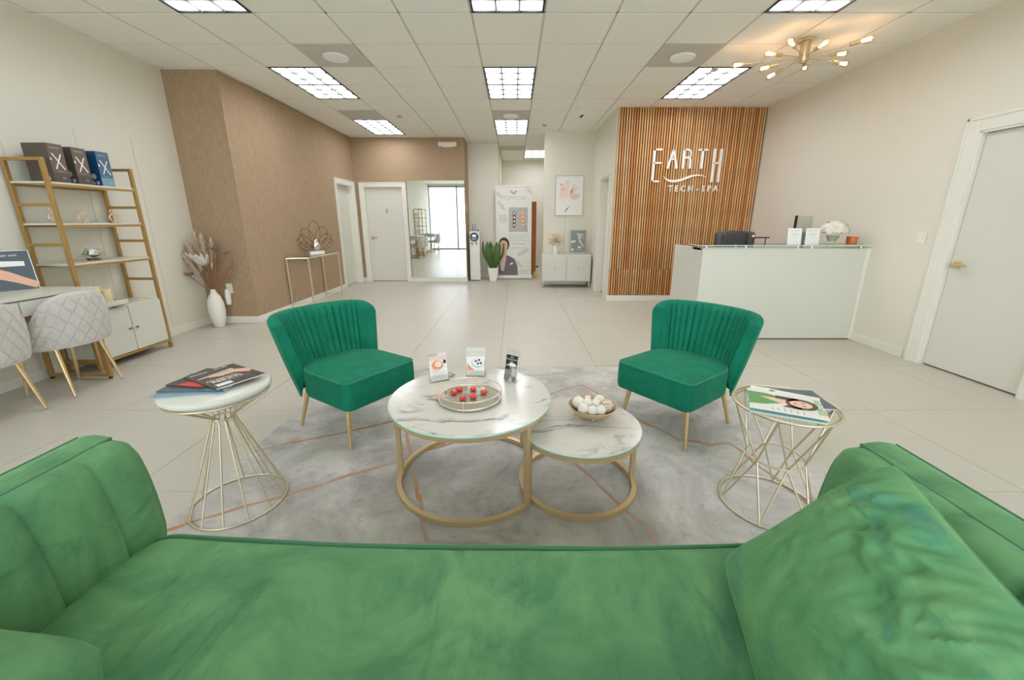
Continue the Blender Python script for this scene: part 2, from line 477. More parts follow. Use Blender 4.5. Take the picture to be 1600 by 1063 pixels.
def wall(name, boxes, mat='wall_paint'):
    b = B()
    for q in boxes: b.box(*q, mat)
    return struct(name, b)
wl = wall('wall_left', [(XL - .15, XL, YF, 5.21, 0, ZC)])
b = B()
for y in (3.44, 4.03, 4.61): b.box(XL - .01, XL + .002, y - .0016, y + .0016, 0.12, 2.15, 'ink_light')
struct('panel_seam', b, wl)
wall('wall_left_return', [(XL - .15, -3.42, 5.21, 5.36, 0, ZC)], 'brown_wallpaper')
wall('wall_left_rear', [(-3.57, -3.42, 5.36, 8.12, 0, ZC), (-3.57, -3.42, 8.92, 9.05, 0, ZC), (-3.57, -3.42, 8.12, 8.92, 2.035, ZC)], 'brown_wallpaper')
wall('wall_back', [(-3.57, -3.24, 9.05, 9.20, 0, ZC), (-2.40, -1.06, 9.05, 9.71, 0, ZC), (-3.24, -2.40, 9.05, 9.20, 2.03, ZC)], 'brown_wallpaper')
wall('wall_hall_left', [(-1.06, -0.37, 9.71, 12.34, 0, ZC)])
wall('wall_hall_back', [(-0.37, 1.75, 12.34, 12.49, 0, ZC)])
wall('wall_hall_right', [(1.60, 1.75, 8.75, 12.34, 0, ZC)])
wb = wall('wall_back_right', [(0.60, 1.73, 8.55, 8.75, 0, ZC)])
b = B(); b.box(1.035, 1.039, 8.547, 8.552, 0.1, 1.43, 'ink_grey'); struct('panel_seam', b, wb)
wall('wall_slat_side', [(1.58, 1.73, 6.92, 7.02, 0, ZC), (1.58, 1.73, 7.74, 8.55, 0, ZC), (1.58, 1.73, 7.02, 7.74, 2.045, ZC)])
ws = wall('wall_slat', [(1.58, 4.02, 6.80, 6.92, 0, ZC)])
wall('wall_right', [(XR, XR + .15, YF, 2.83, 0, ZC), (XR, XR + .15, 3.63, 6.80, 0, ZC), (XR, XR + .15, 2.83, 3.63, 2.035, ZC)])
# storefront behind the camera (seen in the mirror)
wall('wall_front', [(XL - .15, XR + .15, YF - .15, YF, 2.90, ZC)])
b = B()
for x in (-4.03, -2.72, -1.4, -0.1, 1.2, 2.5, 3.84): b.box(x - .03, x + .03, YF - .10, YF - .02, 0.03, 2.90, 'aluminium')
b.box(XL, XR, YF - .10, YF - .02, 0.0, 0.06, 'aluminium'); b.box(XL, XR, YF - .10, YF - .02, 2.84, 2.90, 'aluminium')
w1 = struct('window_1', b)
b = B(); b.box(XL, XR, YF - .065, YF - .055, 0.05, 2.86, 'clear_glass'); struct('pane', b, w1)
b = B(); b.box(-25, 25, -30, -1.95, -0.12, -0.05, 'pavement'); struct('pavement', b)

# slat cladding: every slat a piece of its wall, in a long upper and a short lower run
b = B(); b.box(1.60, 3.865, 6.787, 6.802, 0.092, ZC, 'slat_backing'); struct('slat_backing', b, ws)
P_ = 0.0397; n_sl = 57
b1 = B(); b1.box(0, 0.0232, -0.020, 0, 0, ZC - 0.545, 'slat_oak'); mu = mesh('slat', b1)
b1 = B(); b1.box(0, 0.0232, -0.020, 0, 0, 0.440, 'slat_oak'); ml = mesh('slat', b1)
for i in range(n_sl):
    x = 1.60 + i * P_
    o = obj('slat', mu, ws); o.location = (x, 6.788, 0.543)
    o = obj('slat', ml, ws); o.location = (x, 6.788, 0.100)

# baseboards
def bb(name, *boxes):
    b = B()
    for q in boxes: b.box(*q, 0.0, 0.092, 'trim_white')
    struct(name, b, bevel=0.004)
bb('baseboard_left', (XL, XL + .014, YF, 5.196))
bb('baseboard_left_return', (XL, -3.406, 5.196, 5.21))
bb('baseboard_left_rear', (-3.42, -3.406, 5.21, 8.03))
bb('baseboard_back', (-3.406, -3.33, 9.036, 9.05))
bb('baseboard_hall_left', (-1.06, -0.37, 9.696, 9.71))
bb('baseboard_hall_back', (-0.37, 1.6, 12.326, 12.34))
bb('baseboard_back_right', (0.60, 1.566, 8.536, 8.55))
bb('baseboard_slat_side', (1.566, 1.58, 7.80, 8.55), (1.566, 1.58, 6.77, 6.96))
bb('baseboard_slat', (1.566, 3.856, 6.756, 6.80))
bb('baseboard_right', (3.856, 3.87, 3.79, 6.756), (3.856, 3.87, YF, 2.70))

# doors: local x along the wall (width), y out of the wall towards the room is -y, z up
def door(name, loc, rz, w, h, cas, recess, jamb_l=0.0):
    b = B()
    b.box(-cas, 0, -0.02, 0.0, 0, h + cas, 'trim_white'); b.box(w, w + cas, -0.02, 0, 0, h + cas, 'trim_white'); b.box(0, w, -0.02, 0, h, h + cas, 'trim_white')
    b.box(-0.001, 0.016, -0.012, recess + .05, 0, h, 'trim_white'); b.box(w - .016, w + 0.001, -0.012, recess + .05, 0, h, 'trim_white'); b.box(0, w, -0.012, recess + .05, h - .016, h + 0.001, 'trim_white')
    b.box(-cas, -cas + .022, -0.028, -0.02, 0, h + cas, 'trim_white'); b.box(w + cas - .022, w + cas, -0.028, -0.02, 0, h + cas, 'trim_white'); b.box(-cas, w + cas, -0.028, -0.02, h + cas - .022, h + cas, 'trim_white')
    o = struct(name, b, bevel=0.003); o.location = loc; o.rotation_euler = (0, 0, rz)
    b = B(); b.box(0.019, w - .019, recess, recess + .04, 0.012, h - .019, 'door_white')
    obj('door_leaf', b, o, bevel=0.003)
    b = B(); b.box(0.016, w - 0.016, recess + .02, recess + .05, 0.0, h - .016, 'dark_gap'); obj('gap_light_stop', b, o)  # dark sheet added behind the leaf to stop outside light at the gaps
    return o
def lever(o, x, z, y, side):
    b = B(); b.box(x - .03, x + .03, y - .008, y, z - .03, z + .03, 'brass')
    b.cyl((x, y - .008, z), (x, y - .05, z), 0.011, mat='brass')
    b.box(min(x, x + side * .12), max(x, x + side * .12), y - .062, y - .046, z - .011, z + .011, 'brass')
    obj('door_handle', b, o, bevel=0.003)
def digit(o, s, x, z, y, size, mat):
    b = B(); b.M = frame_m((x, y, z), (1, 0, 0), (0, 0, 1)); b.text(s, size, 0, 0, 0.002, mat, bold=0.004); obj('door_number', b, o)
d1 = door('door_1', (-3.42, 8.12, 0), PI / 2, 0.80, 2.035, 0.085, 0.10)
lever(d1, 0.09, 0.93, 0.10, 1); digit(d1, '4', 0.40, 1.52, 0.098, 0.10, 'grey_plate')
d2 = door('door_2', (-3.24, 9.05, 0), 0, 0.84, 2.03, 0.085, 0.045)
lever(d2, 0.10, 0.97, 0.045, 1); digit(d2, '5', 0.46, 1.50, 0.043, 0.11, 'ink_grey')
d3 = door('door_3', (XR, 3.63, 0), -PI / 2, 0.80, 2.035, 0.115, 0.03)
lever(d3, 0.075, 0.945, 0.03, 1); digit(d3, '6', 0.42, 1.55, 0.026, 0.13, 'brass')
d4 = door('door_4', (1.58, 7.74, 0), -PI / 2, 0.72, 2.045, 0.035, 0.10)

# ------------------------------------------------------------------ ceiling fixtures
def troffer(i, k, label):
    t = thing('ceiling_light', label, 'ceiling light', (GX + i * T, GY + k * T, ZC), 0, 'recessed ceiling lights')
    w, l = T, 2 * T
    b = B(); f = 0.022
    b.box(f, w - f, f, l - f, 0.0085, 0.0118, 'light_diffuser'); obj('diffuser', b, t)
    b = B()
    b.box(0.004, f, 0.004, l - .004, -0.002, 0.0118, 'black'); b.box(w - f, w - .004, 0.004, l - .004, -0.002, 0.0118, 'black')
    b.box(f, w - f, 0.004, f, -0.002, 0.0118, 'black'); b.box(f, w - f, l - f, l - .004, -0.002, 0.0118, 'black')
    b.box(f, w - f, l / 2 - .011, l / 2 + .011, -0.002, 0.0084, 'black')
    obj('frame', b, t)
    b = B()
    for q in range(1, 3): x = f + (w - 2 * f) * q / 3; b.box(x - .006, x + .006, f, l - f, -0.004, 0.0083, 'louver_grey')
    for q in range(1, 6):
        if q == 3: continue
        y = l * q / 6; b.box(f, w - f, y - .005, y + .005, -0.004, 0.0082, 'louver_grey')
    obj('louver', b, t)
names = {(-4, -2): 'recessed ceiling light cut by the top edge, left of three', (-4, 2): 'double recessed ceiling light beside the brown wall, nearer of two',
         (-4, 6): 'small recessed ceiling light above the back corner doors', (0, -2): 'recessed ceiling light cut by the top edge, middle of three',
         (0, 2): 'double recessed ceiling light in the centre row, between two grey vents', (0, 6): 'farthest ceiling light of the centre row before the corridor',
         (4, -2): 'recessed ceiling light cut by the top edge near the chandelier', (4, 2): 'double recessed ceiling light in front of the slat wall', (1, 11): 'ceiling light inside the corridor above the white banner'}
for p in LIGHTS: troffer(*p, names[p])
vn = {(-3, 1): 'grey square air vent panel left of the centre lights', (-4, 5): 'grey flat vent panel beside the far left ceiling light', (0, 5): 'grey vent panel in the centre light row',
      (3, 1): 'grey square air vent panel near the chandelier', (0, 10): 'grey vent panel over the corridor'}
for (i, k) in VENTS:
    t = thing('ceiling_vent', vn[(i, k)], 'air vent', (GX + i * T + T / 2, GY + k * T + T / 2, ZC), 0, 'ceiling vents')
    b = B(); h = T / 2 - .008; b.box(-h, h, -h, h, 0.0, 0.0118, 'vent_grey'); obj('plate', b, t, bevel=0.002)
    if k != 10 and (i, k) != (-4, 5):
        b = B(); b.lathe([(0.0, -0.03), (0.10, -0.028), (0.125, -0.02), (0.13, -0.004), (0.12, 0.0)], 32, mat='ceiling_tile'); obj('diffuser_disc', b, t, 40)

# chandelier
ch = thing('sputnik_chandelier', 'brass chandelier with ten bare glowing bulbs on spread arms', 'chandelier', (2.79, 4.42, ZC))
b = B(); b.lathe([(0.0, 0.0), (0.075, 0.0), (0.078, -0.012), (0.07, -0.024), (0.0, -0.024)], 32, mat='lamp_brass'); obj('canopy', b, ch, 40)
b = B(); b.cyl((0, 0, -0.024), (0, 0, -0.19), 0.042, 0.042, 28, 'lamp_brass'); b.cyl((0, 0, -0.19), (0, 0, -0.2), 0.03, 0.03, 24, 'lamp_brass'); obj('body', b, ch, 40)
HUB = Vector((0, 0, -0.155))
for (x, y, z) in [(-.54, .17, -.16), (-.27, .16, -.19), (-.12, .29, -.215), (-.33, -.01, -.125), (-.30, -.27, -.13), (-.01, -.27, -.14), (.29, -.37, -.145), (.345, -.02, -.13), (.42, .04, -.19), (.14, .18, -.175)]:
    tip = Vector((x, y, z)); dr = (tip - HUB).normalized(); L = (tip - HUB).length
    b = B(); b.cyl(HUB + dr * 0.02, HUB + dr * (L - .11), 0.0045, mat='lamp_brass', n=8); a = obj('arm', b, ch, 40)
    b = B(); b.cyl(HUB + dr * (L - .115), HUB + dr * (L - .045), 0.0175, mat='lamp_brass', n=16); obj('socket', b, a, 40)
    q = frame_m(HUB + dr * (L - .045), dr.orthogonal(), dr.cross(dr.orthogonal()))
    b = B(); b.M = q; b.lathe([(0.012, 0.0), (0.014, 0.015), (0.029, 0.042), (0.035, 0.066), (0.030, 0.09), (0.014, 0.104), (0.0, 0.106)], 20, mat='bulb_glass'); obj('bulb', b, a, 60)
    b = B(); b.M = q
    for k in range(4):
        an = PI / 2 * k; b.cyl((0.007 * math.cos(an), 0.007 * math.sin(an), 0.015), (0.013 * math.cos(an), 0.013 * math.sin(an), 0.078), 0.0042, mat='filament', n=6)
    obj('filament', b, a)

# security camera, detectors, emergency light, switch
t = thing('security_camera', 'white dome security camera under the ceiling near the slat wall', 'camera', (1.04, 7.0, ZC))
b = B(); b.lathe([(0.0, 0.0), (0.055, 0.0), (0.055, -0.02), (0.045, -0.035), (0.0, -0.035)], 24, mat='white_plastic'); obj('base', b, t, 40)
b = B(); b.ball((0, -.005, -.065), 0.045, mat='white_plastic'); obj('head', b, t, 60)
b = B(); b.M = frame_m((0.012, -.045, -.085), (1, 0, 0.6), (-0.4, 0.3, 1)); b.box(-.03, .03, -.013, .013, -.006, .006, 'black'); obj('lens', b, t, bevel=.004)
for p, lab in (((-1.90, 7.30), 'small grey sprinkler disc on the ceiling left of the centre lights'), ((0.54, 7.93), 'small grey detector on the ceiling above the flower picture'), ((2.28, 5.19), 'small grey sprinkler below the chandelier')):
    b = B(); b.lathe([(0.0, 0.0), (0.045, 0.0), (0.04, -0.02), (0.015, -0.03), (0.0, -0.03)], 20, mat='grey_plate')
    o = tag(obj('ceiling_sprinkler', b, None, 40), lab, 'sprinkler', 'ceiling sprinklers'); o.location = (p[0], p[1], ZC)
t = thing('emergency_light', 'white two-headed emergency light high on the brown back wall', 'emergency light', (-1.39, 9.05, 2.85))
b = B(); b.box(-.11, .11, -.06, 0, -.05, .05, 'white_plastic'); obj('housing', b, t, bevel=.01)
for s in (-1, 1):
    b = B(); b.M = frame_m((s * .145, -.055, .005), (1, 0, 0), (0, 0, 1)); b.lathe([(0.0, -0.05), (0.03, -0.05), (0.045, 0.0), (0.048, 0.02), (0.0, 0.022)], 18, mat='white_plastic'); obj('lamp_head', b, t, 40)
t = thing('light_switch', 'white rocker switch plate on the wall beside the right door', 'switch', (XR, 3.90, 1.165))
b = B(); b.box(-.008, 0, -.045, .045, -.06, .06, 'trim_white'); obj('plate', b, t, bevel=.003)
b = B(); b.box(-.013, -.008, -.017, .017, -.033, .033, 'white_plastic'); obj('rocker', b, t, bevel=.002)
t = thing('wall_plate', 'small beige plate on the brown wall end beside the water dispenser', 'switch', (-1.06, 9.30, 1.60))
b = B(); b.box(0, .008, -.04, .04, -.06, .06, 'petal_cream'); obj('plate', b, t, bevel=.003)
b = B(); b.box(.008, .012, -.015, .015, -.03, .03, 'candle'); obj('rocker', b, t)

# EARTH TECH - SPA lettering on the slats (x, z of the wall plane)
sg = thing('wall_sign', 'white raised lettering reading EARTH TECH - SPA on the slat wall', 'sign', (2.68, 6.77, 2.1))
def sm(): return frame_m((-2.68, 0.0, -2.1), (1, 0, 0), (0, 0, 1))
wv = 0.030
LET = {'E': [([(2.185, 2.408), (2.185, 1.912)], .034), ([(2.170, 2.394), (2.302, 2.394)], .027), ([(2.180, 2.199), (2.304, 2.199)], .025), ([(2.17, 1.926), (2.296, 1.926)], .027)],
       'A': [([(2.482, 2.405), (2.409, 2.117)], [.024, .034]), ([(2.482, 2.405), (2.551, 2.117)], [.024, .034]), ([(2.445, 2.258), (2.518, 2.258)], .022)],
       'R': [([(2.645, 2.404), (2.645, 2.117)], .034), ([(2.635, 2.392), (2.717, 2.392), (2.745, 2.378), (2.757, 2.345), (2.757, 2.312), (2.745, 2.283), (2.66, 2.276)], .025), ([(2.735, 2.274), (2.755, 2.252), (2.757, 2.2), (2.757, 2.117)], .031)],
       'T': [([(2.862, 2.390), (3.018, 2.390)], .027), ([(2.940, 2.40), (2.940, 2.117)], .034)],
       'H': [([(3.123, 2.404), (3.123, 1.914)], .036), ([(3.230, 2.404), (3.230, 1.914)], .034), ([(3.121, 2.196), (3.232, 2.196)], .026)]}
for k, ss in LET.items():
    b = B(); b.M = sm()
    for pts, w in ss: b.stroke(pts, w, 0.0, 0.022, 'sign_white')
    obj('letter', b, sg)
b = B(); b.M = sm()
b.stroke([(2.362, 2.004), (2.38, 1.98), (2.407, 1.957), (2.44, 1.941), (2.476, 1.932), (2.515, 1.93), (2.552, 1.932), (2.6, 1.94), (2.645, 1.95), (2.69, 1.967), (2.736, 1.984), (2.78, 2.0), (2.828, 2.012), (2.875, 2.018), (2.921, 2.02), (2.95, 2.017), (2.979, 2.010), (3.03, 1.988)],
         [.004, .012, .02, .026, .03, .033, .034, .034, .033, .032, .03, .028, .025, .021, .018, .015, .011, .003], 0.0, 0.022, 'sign_white')
obj('wave', b, sg)
x = 2.437
for ch_, wd in (('T', .092), ('E', .085), ('C', .098), ('H', .118), ('-', .078), ('S', .082), ('P', .082), ('A', .09)):
    b = B(); b.M = sm()
    b.text(ch_, 0.128, x + wd / 2, 1.777, 0.011, 'sign_white', sx=0.92, bold=0.0015, ext=0.011)
    obj('letter', b, sg); x += wd + 0.012

# ------------------------------------------------------------------ rug
def ribbon_pts(L, step=0.03):
    out = []
    for (x0, y0), (x1, y1) in zip(L, L[1:]):
        n = max(1, int(math.hypot(x1 - x0, y1 - y0) / step))
        for i in range(n): out.append((x0 + (x1 - x0) * i / n, y0 + (y1 - y0) * i / n))
    out.append(L[-1]); return out
RX, RY = 0.06, 2.20
rug = thing('area_rug', 'large grey mottled rug with copper veins under the coffee tables', 'rug', (RX, RY, 0))
b = B(); b.box(-1.62, 1.62, -1.30, 1.30, 0.0, 0.007, 'rug_grey'); obj('pile', b, rug, bevel=.003)
VEINS = [[(-1.54, 1.45), (-1.486, 1.487), (-1.38, 1.559), (-1.302, 1.605), (-1.211, 1.65), (-1.078, 1.726), (-0.962, 1.807), (-0.795, 1.907), (-0.638, 2.004), (-0.532, 2.089), (-0.379, 2.173), (-0.1, 2.3)],
         [(-1.53, 2.09), (-1.382, 2.173), (-1.267, 2.233), (-1.13, 2.282), (-0.906, 2.411), (-0.645, 2.548), (-.3, 2.7), (.126, 2.775)],
         [(-0.75, 2.45), (-0.704, 2.327), (-0.592, 2.017), (-0.508, 1.781), (-0.432, 1.588), (-0.398, 1.471), (-0.361, 1.361), (-.3, 1.1)],
         [(0.1, 2.4), (0.288, 2.096), (0.334, 1.998), (0.389, 1.873), (0.494, 1.655), (0.568, 1.483), (0.6, 1.402), (.7, 1.1)],
         [(0.126, 2.775), (0.298, 2.914), (0.551, 3.079), (0.679, 2.878), (0.811, 2.548), (1.034, 2.21)],
         [(1.034, 2.21), (1.123, 2.188), (1.178, 2.155), (1.306, 2.177), (1.331, 2.093), (1.349, 1.931), (1.38, 1.845), (1.379, 1.766), (1.414, 1.61), (1.5, 1.3)]]
for k, L in enumerate(VEINS):
    b = B(); P = ribbon_pts([(x - RX, y - RY) for x, y in L]); q = []; w = []
    for i, (x, y) in enumerate(P):
        o = Vector((x * 9, y * 9, k * 3.1)); q.append((x + 0.014 * noise.noise(o), y + 0.014 * noise.noise(o + Vector((9, 4, 0)))))
        w.append(0.020 + 0.013 * noise.noise(o * 1.7))
    b.stroke(q, w, 0.0068, 0.0078, 'rug_copper'); obj('copper_vein', b, rug)

# ------------------------------------------------------------------ soft shapes
def pad(plan, z0, z1, r, crown, mat, b=None, belly=0.0):
    b = b or B(); cx = sum(p[0] for p in plan) / len(plan); cy = sum(p[1] for p in plan) / len(plan)
    rm = sum(math.hypot(p[0] - cx, p[1] - cy) for p in plan) / len(plan); n = len(plan); rings = []
    for k in range(5):
        a = PI / 2 * k / 4; rings.append((1 - r / rm * (1 - math.sin(a)), z0 + r * (1 - math.cos(a))))
    for k in range(1, 4): rings.append((1 + belly * math.sin(PI * k / 4), z0 + r + (z1 - z0 - 2 * r) * k / 4))
    for k in range(5):
        a = PI / 2 * k / 4; rings.append((1 - r / rm * (1 - math.cos(a)), z1 - r + r * math.sin(a)))
    top0 = rings[-1][0]
    for k in range(1, 7):
        t = 1 - k / 6.0; rings.append((top0 * t, z1 + crown * (1 - t * t)))
    vs = []; fs = []
    for sc, z in rings[:-1]:
        for x, y in plan: vs.append((cx + (x - cx) * sc, cy + (y - cy) * sc, z))
    vs.append((cx, cy, rings[-1][1])); L = len(vs) - 1; m = len(rings) - 1
    for j in range(m - 1):
        for i in range(n): fs.append((j * n + i, j * n + (i + 1) % n, (j + 1) * n + (i + 1) % n, (j + 1) * n + i))
    for i in range(n): fs.append(((m - 1) * n + i, (m - 1) * n + (i + 1) % n, L))
    fs.append(tuple(range(n - 1, -1, -1)))
    return b.add(vs, fs, mat)
def plan_rr(x0, x1, y0, y1, rs, n=7):
    # rounded rectangle, corner radii in order: front-right(+x,+y), front-left, back-left, back-right
    out = []
    for (cx, cy, r, a0) in ((x1 - rs[0], y1 - rs[0], rs[0], 0), (x0 + rs[1], y1 - rs[1], rs[1], PI / 2), (x0 + rs[2], y0 + rs[2], rs[2], PI), (x1 - rs[3], y0 + rs[3], rs[3], 1.5 * PI)):
        for k in range(n): a = a0 + PI / 2 * k / (n - 1); out.append((cx + r * math.cos(a), cy + r * math.sin(a)))
    return out

def shell(p, mat, seam=None):
    # curved chair back: a loop inner-up, over the rim, outer-down, swept from wing to wing
    b = B(); nu = p.get('nu', 121); ni = p.get('ni', 14); loops = []
    th = p['th']; zi, zo = p['z_in'], p['z_out']
    def at(u, t, off):
        ph = u * PI / 2 * p.get('wrap', 1.0); a = p['a0'] + (p['a1'] - p['a0']) * t; bb_ = p['b0'] + (p['b1'] - p['b0']) * t
        yw = p['y0'] + (p['y1'] - p['y0']) * t
        x, y = a * math.sin(ph), yw - bb_ * math.cos(ph)
        nx, ny = math.sin(ph) / a, -math.cos(ph) / bb_; q = math.hypot(nx, ny); return x + nx / q * off, y + ny / q * off
    for i in range(nu):
        u = -1 + 2 * i / (nu - 1); zt = p['zt'] - p['drop'] * abs(u) ** p.get('pw', 5); lp = []
        zr = zt - th / 2; Tz = lambda z: (z - p['zref0']) / (p['zref1'] - p['zref0'])
        for k in range(ni):
            z = zi + (zr - zi) * k / (ni - 1); d_ = p['inner'](u, k / (ni - 1)); x, y = at(u, Tz(z), -d_); lp.append((x, y, z))
        for k in range(1, 7):
            a = PI * k / 7; z = zr + th / 2 * math.sin(a); off = th / 2 - th / 2 * math.cos(a)
            d_ = p['inner'](u, 1.0) * (1 - k / 6) if k < 6 else 0
            x, y = at(u, Tz(z), off - d_); lp.append((x, y, z))
        for k in range(ni):
            z = zr + (zo - zr) * k / (ni - 1); x, y = at(u, Tz(z), th + p['outer'](u, k / (ni - 1))); lp.append((x, y, z))
        loops.append(lp)
    m = len(loops[0]); vs = [q for lp in loops for q in lp]; fs = []
    for i in range(nu - 1):
        for k in range(m): fs.append((i * m + k, (i + 1) * m + k, (i + 1) * m + (k + 1) % m, i * m + (k + 1) % m))
    # wing ends: a padded panel
    for i, sgn in ((0, 1), (nu - 1, -1)):
        base = len(vs); dr = Vector((0, 1, 0))
        for k in range(m):
            c = Vector(loops[i][k]); vs.append(tuple(c + dr * 0.0))
        for k in range(m // 2 - 1):
            a0, a1 = k, k + 1; b0, b1 = m - 1 - k, m - 2 - k
            f = (i * m + a0, i * m + a1, i * m + b1, i * m + b0)
            fs.append(f if sgn == 1 else f[::-1])
        del vs[base:]
    return b.add(vs, fs, mat), at

# ------------------------------------------------------------------ green slipper chairs
def green_chair(label, loc, rz):
    t = thing('accent_chair', label, 'chair', loc, rz, 'green velvet chairs facing the coffee tables')
    pl = plan_rr(-.262, .262, -.245, .325, (.045, .045, .20, .20), 9)
    s = obj('seat', pad(pl, .255, .432, .020, .016, 'velvet_chair', belly=.006), t, 50)
    b = B(); b.tube([(x * 1.0, y * 1.0 - (.0 if y > 0 else 0), .4275) for x, y in plan_rr(-.259, .259, -.22, .322, (.045, .045, .19, .19), 9)], .0055, 8, True, 'velvet_chair_piping'); obj('piping', b, s, 60)
    NCH = 15
    def inner(u, t_):
        if abs(u) > 0.80: return 0.0
        w = min(1, (0.80 - abs(u)) / 0.05); q = abs(math.sin(PI * NCH * (u + 0.8) / 1.6)) ** 0.42
        return (0.019 * q - 0.008) * w
    prm = dict(th=.072, z_in=.40, z_out=.262, zt=.765, drop=.045, pw=7, a0=.238, a1=.298, b0=.115, b1=.150, y0=-.125, y1=-.185, zref0=.40, zref1=.74, inner=inner, outer=lambda u, t_: 0.004 * math.sin(PI * t_), nu=241)
    bk, at = shell(prm, 'velvet_chair')
    k = obj('backrest', bk, t, 50)
    for sg_ in (-1, 1):     # seam where the wing meets the outside back
        pts = []
        for q in range(13):
            z = .28 + (.685 - .28) * q / 12; tz = (z - .40) / .34; x, y = at(sg_ * 1.0, tz, .070); pts.append((x + sg_ * .001, y + .002, z))
        b = B(); b.tube(pts, .004, 6, mat='velvet_chair_piping'); obj('seam', b, k, 60)
    for (x, y, dx, dy) in ((.20, .235, .035, .03), (-.20, .235, -.035, .03), (.19, -.20, .04, -.065), (-.19, -.20, -.04, -.065)):
        b = B(); b.cyl((x, y, .262), (x + dx, y + dy, .0), .017, .0095, 18, 'brass'); obj('leg', b, t, 50)
    return t
FA = math.atan2(-.55, .835)                # facing of the left chair
fc = Vector((-.795, 2.275, 0)); f = Vector((math.cos(FA), math.sin(FA), 0))
green_chair('green velvet chair with channelled back behind the white drum side table', fc - f * .325 + Vector((0, 0, .007)), FA - PI / 2)
FB = math.atan2(-.60, -.80); fc = Vector((.82, 2.255, 0)); f = Vector((math.cos(FB), math.sin(FB), 0))
green_chair('green velvet chair with channelled back in front of the reception desk', fc - f * .325 + Vector((0, 0, .007)), FB - PI / 2)

# ------------------------------------------------------------------ sofa in the foreground
SX = -0.1025
sofa = thing('sofa', 'long green velvet sofa with channelled arms in the foreground', 'sofa', (SX, 0.445, 0), -.016)
def wr(x, y, s, amp, seed=0.0): return amp * noise.noise(Vector((x * s, y * s, seed)))
b = B()
def seat_pt(i, j, nu=97, nv=40):
    x = -.945 + 1.89 * i / (nu - 1); yf = .468 + .035 * (x / .94) ** 2
    if j < 9:
        prof = [(0.0, .20), (.004, .30), (.006, .36), (.004, .41), (-.002, .432), (-.012, .444), (-.03, .452), (-.06, .458), (-.10, .462)][j]
        y, z = yf + prof[0], prof[1]
    else:
        q = (j - 8) / (nv - 9); y = yf - .10 - (yf - .10 + .27) * q; z = .462 + .010 * math.sin(PI * min(1, q * 1.1)) - .03 * max(0, q - .8)
    e = min(1, (.945 - abs(x)) / .09); z -= .022 * (1 - e) ** 2 if j > 3 else 0
    if j > 5: z += wr(x, y, 3.0, .006) + wr(x * .7, y * 2, 9, .0022, 3)
    return (x, y, z)
b.grid(seat_pt, 97, 40, 'velvet_sofa'); b.box(-.945, .945, -.27, .455, .18, .36, 'velvet_sofa')
seat = obj('seat_cushion', b, sofa, 60)
b = B(); b.tube([(x, .468 + .035 * (x / .94) ** 2 - .004, .4435 - .022 * (1 - min(1, (.945 - abs(x)) / .09)) ** 2 + wr(x, .468, 3, .004)) for x in [-.935 + 1.87 * i / 80 for i in range(81)]], .0065, 8, mat='velvet_piping'); obj('piping', b, seat, 60)
b = B(); b.box(-1.12, 1.12, -.50, .46, .10, .20, 'velvet_sofa'); obj('base', b, sofa, bevel=.01)
SEAMS = [.545, .428, .274, .120, -.034, -.188, -.342, -.48]
def arm(sg_):
    b = B(); prof = [(.955, .38), (.946, .43), (.947, .50), (.951, .56), (.957, .61), (.964, .65), (.972, .685), (.980, .710), (.990, .722), (1.008, .728), (1.037, .730)]
    ys = []
    for a, c in zip(SEAMS, SEAMS[1:]):
        for k in range(10): ys.append((a + (c - a) * k / 10, math.sin(PI * k / 10)))
    ys.append((SEAMS[-1], 0))
    nrm = []
    for k in range(len(prof)):
        p0 = prof[max(0, k - 1)]; p1 = prof[min(len(prof) - 1, k + 1)]; dx, dz = p1[0] - p0[0], p1[1] - p0[1]; q = math.hypot(dx, dz); nrm.append((-dz / q, dx / q))
    def fn(i, j):
        y, s = ys[j]; k = i; fall = (1 - k / (len(prof) - 1)) ** .35 if k < len(prof) - 1 else 0
        d_ = ((.023 if j > 10 else .016) * s ** .42 - .006) * fall + wr(y * 1.0, prof[k][1], 8, .0025, sg_ * 4)
        if j < 4: d_ -= .010 * (1 - j / 4) ** 2
        return (sg_ * (prof[k][0] + nrm[k][0] * d_), y, prof[k][1] + nrm[k][1] * d_)
    b.grid(fn, len(prof), len(ys), 'velvet_sofa')
    top = [(1.037, .730), (1.055, .736), (1.085, .740), (1.11, .737), (1.130, .728), (1.136, .69), (1.138, .5), (1.134, .14), (.95, .14)]
    yy = [.545, .535, .5] + [.5 - .98 * k / 14 for k in range(1, 15)]
    b.grid(lambda i, j: (sg_ * top[i][0], yy[j] - (0 if j else .0), top[i][1] - (.004 if j == 0 else 0)), len(top), len(yy), 'velvet_sofa')
    # padded front face
    outl = prof + top[1:]
    c = (1.03, .45)
    vs = [fn(i, 0) if i < len(prof) else (sg_ * x, .545, z - .004) for i, (x, z) in enumerate(outl)] + [(sg_ * (c[0] + (x - c[0]) * .8), .558, c[1] + (z - c[1]) * .86) for x, z in outl] + [(sg_ * c[0], .562, c[1])]
    n = len(outl); fs = []
    for i in range(n - 1):
        fs.append((i, i + 1, n + i + 1, n + i)); fs.append((n + i, n + i + 1, 2 * n))
    b.add(vs, fs, 'velvet_sofa')
    o = obj('armrest', b, sofa, 45, weld=True)
    for (x, z, nm) in ((1.037, .7290, 0), (1.131, .7275, 1)):
        b = B(); b.tube([(sg_ * x, y, z) for y in [.540 - 1.02 * k / 30 for k in range(31)]], .0048, 8, mat='velvet_piping'); obj('piping', b, o, 60)
arm(-1); arm(1)
b = B(); pl = [(-.50, .18), (-.495, .70), (-.47, .74), (-.40, .755), (-.29, .745), (-.262, .72), (-.25, .60), (-.245, .38)]
bx = [-.95 + 1.9 * i / 120 for i in range(121)]
